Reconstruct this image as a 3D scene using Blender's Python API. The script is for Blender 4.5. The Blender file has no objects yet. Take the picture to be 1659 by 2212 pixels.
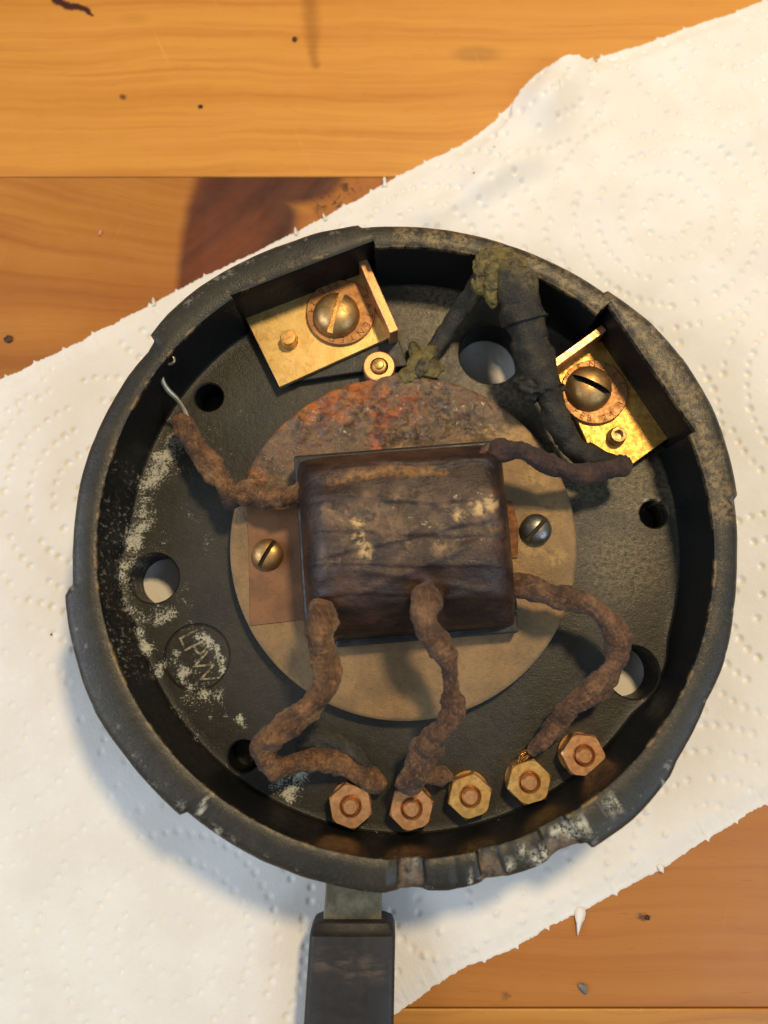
import bpy, bmesh, math, random
import numpy as np
from mathutils import Vector, noise as mnoise

random.seed(7)
rng = np.random.default_rng(7)
MM = 0.001                      # everything below is laid out in millimetres, meshes are in metres
SC = bpy.context.scene
COL = SC.collection
R = math.radians

# ------------------------------------------------------------------ camera
CAM_H, PITCH, FPX = 172.0, R(9.7), 1720.0
cd = bpy.data.cameras.new('camera')
cam = bpy.data.objects.new('camera', cd); COL.objects.link(cam)
cam.location = (0, 0, CAM_H * MM); cam.rotation_euler = (PITCH, 0, 0)
cd.sensor_fit = 'VERTICAL'; cd.sensor_height = 36.0; cd.sensor_width = 27.0
cd.lens = 36.0 * FPX / 2212.0
cd.clip_start = 0.005; cd.clip_end = 20.0
cd.dof.use_dof = True; cd.dof.focus_distance = 0.157; cd.dof.aperture_fstop = 11.0
SC.camera = cam

# ------------------------------------------------------------------ world and lamps (an indoor table: warm ceiling lamp, cool window light)
w = bpy.data.worlds.new('World'); SC.world = w; w.use_nodes = True
w.node_tree.nodes['Background'].inputs[0].default_value = (0.92, 0.95, 1.0, 1)
w.node_tree.nodes['Background'].inputs[1].default_value = 0.19

def lamp(name, kind, loc, power, color, size, aim):
    l = bpy.data.lights.new(name, kind); l.energy = power; l.color = color
    o = bpy.data.objects.new(name, l); COL.objects.link(o)
    o.location = Vector(loc) * MM
    if kind == 'POINT': l.shadow_soft_size = size * MM
    else:
        l.shape = 'RECTANGLE'; l.size = size[0] * MM; l.size_y = size[1] * MM
    o.rotation_euler = (Vector(aim) - Vector(loc)).to_track_quat('-Z', 'Y').to_euler()
    return o
AZ, EL, DIST = R(58), R(62), 640.0
lamp('ceiling_lamp', 'POINT', (4 + DIST * math.cos(EL) * math.cos(AZ), 21 + DIST * math.cos(EL) * math.sin(AZ), DIST * math.sin(EL)),
     11.0, (1.0, 0.75, 0.42), 38.0, (0, 0, 0))
lamp('window_light', 'AREA', (560, -330, 560), 2.2, (0.58, 0.78, 1.0), (420, 520), (0, 20, 10))
lamp('side_window_light', 'AREA', (-800, -60, 640), 5.2, (0.76, 0.86, 1.0), (620, 620), (0, 20, 10))

SC.view_settings.view_transform = 'Standard'; SC.view_settings.look = 'None'
SC.view_settings.exposure = 0.0; SC.view_settings.gamma = 1.0; SC.view_settings.use_curve_mapping = False
SC.render.engine = 'CYCLES'
SC.cycles.max_bounces = 6; SC.cycles.caustics_reflective = False; SC.cycles.use_denoising = True

# ------------------------------------------------------------------ small helpers
def at(px, py, z):
    """Measured position: a point of the photograph (1659 x 2212 grid) at the real height z (mm) -> place on the table in mm."""
    a = (px - 829.5) / FPX; b = -(py - 1106.0) / FPX
    y = b * math.cos(PITCH) + math.sin(PITCH); zz = b * math.sin(PITCH) - math.cos(PITCH)
    t = (z - CAM_H) / zz
    return Vector((a * t, y * t, z))

def lin(r, g, b):
    f = lambda c: (c / 255) / 12.92 if c <= 10 else (((c / 255) + 0.055) / 1.055) ** 2.4
    return (f(r), f(g), f(b), 1.0)

def vnoise(x, y, seed=0):
    xi = np.floor(x).astype(np.int64); yi = np.floor(y).astype(np.int64)
    xf = x - xi; yf = y - yi
    def h(a, b):
        n = (a * 374761393 + b * 668265263 + seed * 1442695) & 0x7fffffff
        n = ((n ^ (n >> 13)) * 1274126177) & 0x7fffffff
        return ((n ^ (n >> 16)) & 0xffff) / 65535.0
    u = xf * xf * (3 - 2 * xf); v = yf * yf * (3 - 2 * yf)
    return (h(xi, yi) * (1 - u) + h(xi + 1, yi) * u) * (1 - v) + (h(xi, yi + 1) * (1 - u) + h(xi + 1, yi + 1) * u) * v - 0.5
def fbm(x, y, seed=0, octv=4):
    s = 0; a = 1.0
    for k in range(octv):
        s = s + a * vnoise(x * 2 ** k + 17.3 * k, y * 2 ** k + 5.1 * k, seed + k); a *= 0.5
    return s
def sstep(a, b, x):
    t = np.clip((x - a) / (b - a), 0, 1); return t * t * (3 - 2 * t)
def segdist(x, y, a, b):
    dx, dy = b[0] - a[0], b[1] - a[1]
    t = np.clip(((x - a[0]) * dx + (y - a[1]) * dy) / (dx * dx + dy * dy), 0, 1)
    return np.hypot(x - a[0] - t * dx, y - a[1] - t * dy)

WLOC = {}
def link(o, parent=None, loc=(0, 0, 0)):
    COL.objects.link(o)
    loc = Vector(loc); WLOC[o.name] = loc
    if parent is not None:
        o.parent = parent; o.location = (loc - WLOC[parent.name]) * MM
    else:
        o.location = loc * MM
    return o
def empty(name, loc, label=None, cat=None, group=None):
    o = bpy.data.objects.new(name, None); o.empty_display_size = 0.01
    link(o, None, loc)
    if label: o['label'] = label
    if cat: o['category'] = cat
    if group: o['group'] = group
    return o
def mesh(verts, faces, mat, smooth=True, name='mesh', uv=None):
    me = bpy.data.meshes.new(name)
    v = np.asarray(verts, dtype=float) * MM
    me.from_pydata(v.tolist() if not isinstance(faces, np.ndarray) else v, [], faces if not isinstance(faces, np.ndarray) else faces.tolist())
    if uv is not None:
        l = me.uv_layers.new(name='UVMap')
        idx = np.empty(len(me.loops), dtype=np.int32); me.loops.foreach_get('vertex_index', idx)
        l.data.foreach_set('uv', np.asarray(uv, dtype=np.float32)[idx].ravel())
    me.materials.append(mat)
    me.polygons.foreach_set('use_smooth', [smooth] * len(me.polygons))
    me.update()
    return me
def obj(name, me, parent=None, loc=(0, 0, 0), rotz=0.0, label=None):
    o = bpy.data.objects.new(name, me); link(o, parent, loc); o.rotation_euler.z = rotz
    if label: o['label'] = label
    return o
def bm_mesh(bm, mat, smooth=False, name='mesh', angle=None):
    for v in bm.verts: v.co *= MM
    me = bpy.data.meshes.new(name); bm.to_mesh(me); bm.free()
    me.materials.append(mat)
    me.polygons.foreach_set('use_smooth', [smooth] * len(me.polygons))
    if smooth and angle: me.set_sharp_from_angle(angle=R(angle))
    return me
def grid_faces(n, m, wrap=False):
    i = np.arange(n - 1)[:, None]; mm = m if wrap else m - 1
    j = np.arange(mm)[None, :]; k = (j + 1) % m
    return np.stack([i * m + j + 0 * k, i * m + k, (i + 1) * m + k, (i + 1) * m + j + 0 * k], -1).reshape(-1, 4)
def boolean(me, cutters, name='cut'):
    """me minus closed cutter meshes (world mm); returns a new mesh."""
    o = bpy.data.objects.new(name, me); COL.objects.link(o); cs = []
    for c in cutters:
        co = bpy.data.objects.new(name, c); COL.objects.link(co); cs.append(co)
        md = o.modifiers.new('b', 'BOOLEAN'); md.operation = 'DIFFERENCE'; md.solver = 'EXACT'; md.object = co
    bpy.context.view_layer.update()
    dg = bpy.context.evaluated_depsgraph_get()
    out = bpy.data.meshes.new_from_object(o.evaluated_get(dg), depsgraph=dg)
    for x in [o] + cs: bpy.data.objects.remove(x)
    return out
def prism(poly, z0, z1, mat, bevel=0.0, seg=2, smooth=False):
    """closed prism over a polygon (mm) with bevelled top and bottom edges"""
    bm = bmesh.new()
    lo = [bm.verts.new((p[0], p[1], z0)) for p in poly]; hi = [bm.verts.new((p[0], p[1], z1)) for p in poly]
    n = len(poly)
    bm.faces.new(hi); bm.faces.new(lo[::-1])
    for i in range(n): bm.faces.new((lo[i], lo[(i + 1) % n], hi[(i + 1) % n], hi[i]))
    bmesh.ops.recalc_face_normals(bm, faces=bm.faces)
    if bevel:
        bmesh.ops.bevel(bm, geom=[e for e in bm.edges], offset=bevel, segments=seg, affect='EDGES', profile=0.5, clamp_overlap=True)
    return bm_mesh(bm, mat, smooth, angle=35)
def lathe(prof, mat, n=64, cx=0, cy=0, close=True, smooth=True, angle=35):
    """revolve (r, z) pairs round z"""
    bm = bmesh.new(); rings = []
    for r, z in prof:
        if r < 1e-6: rings.append([bm.verts.new((cx, cy, z))])
        else: rings.append([bm.verts.new((cx + r * math.cos(2 * math.pi * k / n), cy + r * math.sin(2 * math.pi * k / n), z)) for k in range(n)])
    for a, b in zip(rings[:-1], rings[1:]):
        for k in range(n):
            k2 = (k + 1) % n
            if len(a) == 1 and len(b) == 1: continue
            if len(a) == 1: bm.faces.new((a[0], b[k], b[k2]))
            elif len(b) == 1: bm.faces.new((a[k], b[0], a[k2]))
            else: bm.faces.new((a[k], b[k], b[k2], a[k2]))
    if close and len(rings[0]) > 1 and len(rings[-1]) > 1:
        a, b = rings[-1], rings[0]
        for k in range(n): bm.faces.new((a[k], b[k], b[(k + 1) % n], a[(k + 1) % n]))
    bmesh.ops.recalc_face_normals(bm, faces=bm.faces)
    return bm_mesh(bm, mat, smooth, angle=angle)
def text_mesh(s, size, depth, mat, spacing=1.0):
    cu = bpy.data.curves.new('lettering', 'FONT'); cu.body = s; cu.size = size * MM; cu.extrude = depth * MM
    cu.offset = -0.012 * size * MM; cu.align_x = 'CENTER'; cu.align_y = 'CENTER'; cu.space_character = spacing
    o = bpy.data.objects.new('lettering', cu); COL.objects.link(o)
    bpy.context.view_layer.update(); dg = bpy.context.evaluated_depsgraph_get()
    me = bpy.data.meshes.new_from_object(o.evaluated_get(dg), depsgraph=dg)
    bpy.data.objects.remove(o); me.materials.clear(); me.materials.append(mat)
    return me

def spline(pts, step=0.5):
    """Catmull-Rom through rows of (x, y, z, r)"""
    P = np.array(pts, float); P = np.vstack([2 * P[0] - P[1], P, 2 * P[-1] - P[-2]])
    out = []
    for i in range(1, len(P) - 2):
        n = max(2, int(np.linalg.norm(P[i + 1][:3] - P[i][:3]) / step))
        for k in range(n):
            t = k / n
            out.append(0.5 * ((2 * P[i]) + (-P[i - 1] + P[i + 1]) * t + (2 * P[i - 1] - 5 * P[i] + 4 * P[i + 1] - P[i + 2]) * t * t
                              + (-P[i - 1] + 3 * P[i] - 3 * P[i + 1] + P[i + 2]) * t ** 3))
    out.append(P[-2]); return np.array(out)
def tube(pts, mat, n=20, step=0.5, lump=0.0, lscale=0.35, braid=0.0, pitch=1.3, flat=1.0, seed=0, strands=7, wrap=0.0, weave=0.0, twist=0.0):
    C = spline(pts, step); T = np.gradient(C[:, :3], axis=0); T /= np.linalg.norm(T, axis=1)[:, None] + 1e-9
    up = np.array([0, 0, 1.0]); V = []; UV = []; s = 0.0
    nrm = np.cross(T[0], up); nrm /= np.linalg.norm(nrm) + 1e-9
    for i in range(len(C)):
        if i: s += np.linalg.norm(C[i, :3] - C[i - 1, :3])
        nrm = nrm - T[i] * np.dot(nrm, T[i]); nrm /= np.linalg.norm(nrm) + 1e-9
        bi = np.cross(T[i], nrm)
        for k in range(n):
            a = 2 * math.pi * k / n
            d = nrm * math.cos(a) + bi * math.sin(a) * flat
            r = C[i, 3]
            p0 = C[i, :3] + d * r
            if lump: r += lump * (mnoise.fractal(Vector(p0 * lscale) + Vector((seed * 9.1, 0, 0)), 1.0, 2.0, 3))
            if braid: r += braid * (abs(math.sin(strands * 0.5 * a + s * math.pi / pitch)) - 0.5)
            if twist:
                ph = a - twist * s; r *= 1 + 0.15 * math.cos(2 * ph + 1.3); g = (ph + math.pi + 0.8 * mnoise.noise(Vector((s * 0.2, seed * 3.1, 0)))) % (2 * math.pi) - math.pi; r -= 0.32 * math.exp(-(g / 0.22) ** 2)
            if weave: r += weave * math.sin(6 * a + 3.3 * s) * math.sin(6 * a - 3.3 * s) * max(0.0, min(1.0, 0.55 + 1.6 * mnoise.noise(Vector(p0 * 0.22))))
            if wrap:
                q = (s / 7.5 + a / (2 * math.pi) + 0.25 * mnoise.noise(Vector(p0 * 0.25))) % 1.0; r += wrap * (min(1, q / 0.06) - q)
            V.append(C[i, :3] + d * r); UV.append((k / n * 2 * math.pi * C[i, 3], s))
    F = grid_faces(len(C), n, True).tolist()
    F.append(list(range(n))[::-1]); F.append(list(range((len(C) - 1) * n, len(C) * n)))
    return mesh(V, F, mat, True, uv=UV)
def px_path(rows):
    """rows of (px, py, z, r) -> (x, y, z, r)"""
    return [tuple(at(a, b, z)) + (r,) for a, b, z, r in rows]

# ------------------------------------------------------------------ material toolkit
class Mat:
    def __init__(s, name):
        s.m = bpy.data.materials.new(name); s.m.use_nodes = True
        s.t = s.m.node_tree; s.b = s.t.nodes['Principled BSDF']
        s._mm = None
    def node(s, kind, **kw):
        n = s.t.nodes.new(kind)
        for k, v in kw.items(): setattr(n, k, v)
        return n
    def put(s, sock, v):
        if v is None: return
        if hasattr(v, 'is_linked') or hasattr(v, 'links'): s.t.links.new(v, sock)
        else:
            if isinstance(v, (tuple, list)) and len(v) == 4 and sock.type == 'VECTOR': v = v[:3]
            sock.default_value = v
    def mm(s, uv=False):
        """object position in millimetres"""
        if s._mm is None or uv:
            tc = s.node('ShaderNodeTexCoord'); v = s.node('ShaderNodeVectorMath', operation='SCALE')
            if uv: return tc.outputs['UV']
            s.t.links.new(tc.outputs['Object'], v.inputs[0]); v.inputs['Scale'].default_value = 1000.0
            s._mm = v.outputs[0]
        return s._mm
    def vm(s, op, a, b=None, scale=None):
        n = s.node('ShaderNodeVectorMath', operation=op); s.put(n.inputs[0], a)
        if b is not None: s.put(n.inputs[1], b)
        if scale is not None: n.inputs['Scale'].default_value = scale
        return n.outputs['Value'] if op in ('DISTANCE', 'LENGTH', 'DOT_PRODUCT') else n.outputs[0]
    def math(s, op, a, b=None, clamp=False):
        n = s.node('ShaderNodeMath', operation=op, use_clamp=clamp); s.put(n.inputs[0], a)
        if b is not None: s.put(n.inputs[1], b)
        return n.outputs[0]
    def noise(s, scale, detail=4, rough=0.55, vec=None, dist=0.0, color=False):
        n = s.node('ShaderNodeTexNoise'); s.put(n.inputs['Vector'], vec if vec is not None else s.mm())
        n.inputs['Scale'].default_value = scale; n.inputs['Detail'].default_value = detail
        n.inputs['Roughness'].default_value = rough; n.inputs['Distortion'].default_value = dist
        return n.outputs['Color'] if color else n.outputs['Fac']
    def voronoi(s, scale, feature='F1', vec=None, rnd=1.0):
        n = s.node('ShaderNodeTexVoronoi', feature=feature); s.put(n.inputs['Vector'], vec if vec is not None else s.mm())
        n.inputs['Scale'].default_value = scale; n.inputs['Randomness'].default_value = rnd
        return n.outputs['Distance']
    def ramp(s, fac, stops, interp='LINEAR'):
        n = s.node('ShaderNodeValToRGB'); e = n.color_ramp.elements; n.color_ramp.interpolation = interp
        while len(e) < len(stops): e.new(0.5)
        for el, (p, c) in zip(e, stops):
            el.position = p; el.color = c if isinstance(c, tuple) else (c, c, c, 1)
        s.put(n.inputs[0], fac); return n.outputs[0]
    def rng(s, v, a, b, c=0.0, d=1.0, smooth=True):
        n = s.node('ShaderNodeMapRange', interpolation_type='SMOOTHSTEP' if smooth else 'LINEAR')
        for i, x in enumerate((v, a, b, c, d)): s.put(n.inputs[i], x)
        return n.outputs[0]
    def mix(s, fac, a, b, mode='MIX'):
        n = s.node('ShaderNodeMix', data_type='RGBA', blend_type=mode)
        s.put(n.inputs[0], fac); s.put(n.inputs[6], a); s.put(n.inputs[7], b)
        return n.outputs[2]
    def blobs(s, pts, wob=0.0, wscale=0.3, soft=0.5):
        """1 inside a set of discs (x, y, r in mm), wavering outline"""
        v = s.mm()
        if wob:
            nz = s.noise(wscale, 3, 0.6, color=True)
            d = s.vm('SUBTRACT', nz, (0.5, 0.5, 0.5)); d = s.vm('SCALE', d, scale=wob)
            v = s.vm('ADD', v, d)
        v = s.vm('MULTIPLY', v, (1, 1, 0)); acc = None
        for x, y, r in pts:
            d = s.vm('DISTANCE', v, (x, y, 0)); m = s.rng(d, r * soft, r, 1.0, 0.0)
            acc = m if acc is None else s.math('MAXIMUM', acc, m)
        return acc
    def bump(s, h, strength=0.4, dist=0.2, nrm=None):
        n = s.node('ShaderNodeBump'); n.inputs['Strength'].default_value = strength; n.inputs['Distance'].default_value = dist * MM
        s.put(n.inputs['Height'], h)
        if nrm is not None: s.put(n.inputs['Normal'], nrm)
        return n.outputs[0]
    def out(s, color=None, rough=None, metal=None, normal=None, spec=None, coat=None):
        for k, v in (('Base Color', color), ('Roughness', rough), ('Metallic', metal), ('Normal', normal), ('Specular IOR Level', spec), ('Coat Weight', coat)):
            if v is not None: s.put(s.b.inputs[k], v)
        return s.m
def pxblobs(rows, z):
    """(px, py, radius_px) -> (x, y, r) in mm"""
    return [(at(a, b, z).x, at(a, b, z).y, r / FPX * (CAM_H - z)) for a, b, r in rows]
def along(rows, n):
    """extra discs between the listed ones"""
    o = []
    for p, q in zip(rows[:-1], rows[1:]):
        for k in range(n): o.append(tuple(p[i] + (q[i] - p[i]) * k / n for i in range(3)))
    return o + [rows[-1]]

CX, CY = 4.0, 21.1              # axis of the round housing
FLOOR, RIM = 10.0, 25.0

# stains on the housing and painted lamp glint on its rim: measured outlines, kept as soft masks on its vertices and broken up by noise in the material
STAIN_AND_GLINT = {
    'rim_glint': (pxblobs(along([(880, 505, 40), (1000, 520, 45), (1150, 565, 50), (1300, 650, 55), (1400, 740, 55), (1480, 860, 55), (1530, 980, 55), (1560, 1100, 45)], 2), RIM), 0.35),  # golden sparkle of the lamp, painted into the colour of the upper-right rim
    'dust': (pxblobs([(930, 680, 130), (1050, 870, 130), (1250, 1000, 140), (1380, 1060, 110), (1340, 1220, 140), (1200, 1000, 120)], FLOOR), 0.2),
    'core': (pxblobs(along([(400, 890, 24), (375, 950, 36), (345, 1000, 36), (320, 1060, 38), (302, 1130, 30), (287, 1180, 26), (262, 1240, 24), (268, 1290, 26), (300, 1325, 30), (330, 1335, 28), (362, 1322, 20)], 3)
             + [(300, 1370, 24), (308, 1395, 20), (380, 1415, 18), (376, 1435, 18), (392, 1462, 22), (440, 1375, 22), (468, 1398, 20), (478, 1430, 16), (475, 1455, 12), (440, 1499, 24), (470, 1494, 18), (405, 1490, 16), (345, 1450, 18),
                (600, 1685, 24), (645, 1672, 26), (630, 1715, 24), (480, 855, 12), (1395, 1082, 14), (1420, 1078, 10), (524, 1560, 10), (532, 1570, 8), (450, 1545, 8), (516, 1556, 11)], FLOOR), 0.0),
    'halo': (pxblobs([(380, 1000, 110), (330, 1180, 110), (450, 930, 60), (520, 900, 60), (470, 1000, 70), (420, 1110, 70), (450, 1180, 60), (390, 1300, 80), (330, 1420, 90), (430, 1430, 110),
             (390, 1530, 80), (480, 1530, 60), (530, 1560, 50), (430, 1600, 60), (620, 1700, 80), (410, 1350, 60), (1110, 1640, 40), (1410, 1105, 46), (451, 862, 50), (524, 1634, 46), (820, 1790, 60), (1100, 1760, 60)], FLOOR), 0.2),
    'wall': (pxblobs(along([(300, 1000, 30), (270, 1080, 34), (250, 1160, 36), (240, 1280, 30), (262, 1400, 34), (285, 1470, 34), (330, 1580, 30), (420, 1700, 28), (520, 1780, 30), (640, 1830, 30), (760, 1850, 26), (900, 1855, 26), (1000, 1850, 26)], 3), 17), 0.3),
    'rimw': (pxblobs(along([(1235, 1800, 20), (1290, 1765, 15), (1340, 1728, 11)], 4) + along([(1100, 1868, 12), (1140, 1845, 14), (1165, 1872, 11), (1200, 1800, 16), (1225, 1795, 16)], 3) + [(905, 1862, 9), (1020, 1908, 10), (470, 1800, 9), (440, 1740, 8), (1390, 1690, 7), (1430, 1700, 9)], RIM - 1), 0.4),
    'slot': (pxblobs([(888, 1892, 40), (1062, 1872, 40), (1215, 1835, 46)], RIM - 3), 0.6),
}
def stain_glint_masks(me):
    n = len(me.vertices); co = np.empty(n * 3, np.float32); me.vertices.foreach_get('co', co); co = co.reshape(-1, 3) / MM
    wx = co[:, 0] + 1.6 * fbm(co[:, 0] * 0.35, co[:, 1] * 0.35, 81, 3); wy = co[:, 1] + 1.6 * fbm(co[:, 0] * 0.35 + 40, co[:, 1] * 0.35, 91, 3)
    for name, (pts, soft) in STAIN_AND_GLINT.items():
        m = np.zeros(n); grow = 1.35 if name == 'core' else 1.0
        for x, y, r in pts: m = np.maximum(m, 1 - sstep(r * soft, r * grow, np.hypot(wx - x, wy - y)))
        me.attributes.new(name, 'FLOAT', 'POINT').data.foreach_set('value', m.astype(np.float32))
def housing_mat():
    """dark olive-black paint, dust on what faces up, shade painted into the darker walls, white powdery corrosion in patches, worn bright edges, lamp glints painted on the rim"""
    s = Mat('black_cast_paint')
    def attr(n):
        a = s.node('ShaderNodeAttribute'); a.attribute_name = n; return a.outputs['Fac']
    fine = s.noise(2.6, 5, 0.62); mid = s.noise(0.6, 5, 0.7)
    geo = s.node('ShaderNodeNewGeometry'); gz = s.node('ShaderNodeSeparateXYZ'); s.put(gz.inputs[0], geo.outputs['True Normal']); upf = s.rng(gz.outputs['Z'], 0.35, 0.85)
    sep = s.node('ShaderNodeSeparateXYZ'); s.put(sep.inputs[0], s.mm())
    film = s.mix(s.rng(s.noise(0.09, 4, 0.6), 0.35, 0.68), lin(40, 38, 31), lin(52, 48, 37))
    base = s.mix(upf, lin(25, 26, 26), film)  # walls get a darker colour that paints in their shade; dust film above
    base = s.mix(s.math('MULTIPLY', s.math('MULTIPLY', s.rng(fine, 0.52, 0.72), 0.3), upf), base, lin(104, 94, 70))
    v = s.vm('MULTIPLY', s.vm('SUBTRACT', s.mm(), (CX, CY, 0)), (1, 1, 0)); rad = s.vm('LENGTH', v)
    edge = s.math('SUBTRACT', 1.0, s.rng(s.math('ABSOLUTE', s.math('SUBTRACT', rad, 57.75)), 0.10, 0.42))
    edge = s.math('MULTIPLY', edge, s.rng(sep.outputs['Z'], RIM - 1.2, RIM - 0.5))
    edge = s.math('MULTIPLY', edge, s.rng(s.noise(0.28, 6, 0.75), 0.47, 0.62))
    base = s.mix(s.math('MULTIPLY', edge, 0.6), base, lin(160, 130, 82))
    oedge = s.math('MULTIPLY', s.rng(rad, 61.2, 62.2), s.rng(s.noise(0.5, 5, 0.75), 0.56, 0.64))
    base = s.mix(s.math('MULTIPLY', oedge, 0.45), base, lin(150, 148, 140))
    rim_glint = s.math('MULTIPLY', attr('rim_glint'), s.math('MULTIPLY', s.rng(sep.outputs['Z'], RIM - 1.5, RIM - 0.6), s.rng(s.noise(0.95, 5, 0.74), 0.40, 0.62)))
    base = s.mix(s.math('MULTIPLY', rim_glint, 0.65), base, lin(150, 124, 82))
    dust = s.math('MULTIPLY', attr('dust'), s.math('MULTIPLY', s.rng(sep.outputs['Z'], FLOOR + 1.0, FLOOR + 0.3), s.rng(s.noise(1.1, 5, 0.7), 0.35, 0.65)))
    base = s.mix(s.math('MULTIPLY', dust, 0.75), base, lin(128, 114, 84))
    pn = s.math('ADD', s.math('MULTIPLY', s.noise(2.3, 6, 0.8), 1.15), s.math('ADD', s.math('MULTIPLY', s.noise(0.55, 4, 0.6), 0.55), -0.35))
    thr = s.math('SUBTRACT', 0.79, s.math('ADD', s.math('MULTIPLY', attr('core'), 0.27), s.math('MULTIPLY', attr('halo'), 0.15)))
    powder = s.rng(s.math('SUBTRACT', pn, thr), -0.03, 0.07)
    powder = s.math('MULTIPLY', powder, s.rng(sep.outputs['Z'], FLOOR + 2.5, FLOOR + 1.0))
    st = s.vm('MULTIPLY', s.mm(), (1.3, 1.3, 0.5))
    wn = s.math('MULTIPLY', s.math('MULTIPLY', attr('wall'), s.rng(sep.outputs['Z'], RIM - 0.8, RIM - 1.6)), s.rng(s.noise(0.95, 6, 0.72, vec=st), 0.54, 0.68))
    rimw = s.math('MULTIPLY', attr('rimw'), s.rng(s.noise(1.5, 5, 0.74), 0.42, 0.53))
    powder = s.math('MAXIMUM', powder, s.math('MAXIMUM', s.math('MULTIPLY', wn, 0.6), rimw))
    base = s.mix(powder, base, s.mix(s.noise(0.25, 2), lin(204, 194, 158), lin(184, 188, 182)))
    slot = s.math('MULTIPLY', attr('slot'), s.rng(sep.outputs['Z'], RIM - 1.2, RIM - 1.45))
    slot = s.math('MULTIPLY', slot, s.rng(rad, 57.0, 57.5))
    base = s.mix(s.math('MULTIPLY', slot, s.rng(mid, 0.3, 0.6)), base, lin(118, 100, 80))
    h = s.math('ADD', s.math('MULTIPLY', fine, 0.5), s.math('ADD', s.math('MULTIPLY', mid, 0.8), s.math('MULTIPLY', powder, 0.45)))
    rough = s.math('ADD', s.rng(mid, 0.3, 0.7, 0.33, 0.48), s.math('MULTIPLY', powder, 0.4))
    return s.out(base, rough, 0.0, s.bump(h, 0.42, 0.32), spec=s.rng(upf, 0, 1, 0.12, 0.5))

def brass(name, c1, c2, rough=0.36, spots=0.5, dark=(74, 48, 24)):
    s = Mat(name)
    n = s.noise(0.22, 5, 0.65); c = s.mix(s.rng(n, 0.35, 0.66), lin(*c1), lin(*c2))
    sp = s.rng(s.noise(1.6, 5, 0.7), 0.60, 0.70)
    sp = s.math('MAXIMUM', sp, s.math('MULTIPLY', s.rng(s.noise(0.35, 5, 0.7), 0.58, 0.70), 0.6))
    c = s.mix(s.math('MULTIPLY', sp, spots), c, lin(*dark))
    sc = s.noise(3.0, 3, 0.5, vec=s.vm('MULTIPLY', s.mm(), (0.35, 1.6, 1)))
    r = s.math('ADD', s.rng(s.noise(0.9, 4, 0.6), 0.3, 0.7, rough - 0.08, rough + 0.12), s.math('MULTIPLY', sp, 0.2 * spots))
    h = s.math('ADD', s.math('MULTIPLY', sc, 0.3), s.math('MULTIPLY', s.noise(2.2, 4, 0.6), 0.5))
    return s.out(c, r, 0.85, s.bump(h, 0.30, 0.12))
M_BRASS = brass('brass_plate_metal', (224, 190, 122), (208, 170, 100), 0.44, 0.32)
M_BRASSY = brass('bright_pitted_brass', (222, 174, 92), (194, 146, 70), 0.42, 0.65)
M_NUT = brass('yellow_brass', (240, 196, 120), (226, 172, 98), 0.36, 0.25)
M_COPPER = brass('copper_toned_brass', (232, 176, 122), (214, 156, 104), 0.38, 0.22)
M_WASHER = brass('dull_copper_washer', (180, 132, 86), (158, 114, 72), 0.5, 0.35)
M_STAMP = Mat('stamped_dark_copper').out(lin(70, 42, 24), 0.6, 0.3)
M_DOME = brass('tarnished_screw_brass', (206, 166, 108), (170, 134, 84), 0.44, 0.4)
M_SLOT = Mat('painted_slot_shade').out(lin(38, 29, 20), 0.6, 0.3)  # dark colour that paints shade into the screw slots
M_STEEL = brass('tarnished_steel', (150, 150, 148), (112, 104, 92), 0.34, 0.6, (60, 46, 34))
M_SILVER = brass('tinned_wire_metal', (190, 182, 160), (150, 140, 116), 0.35, 0.3)

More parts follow.
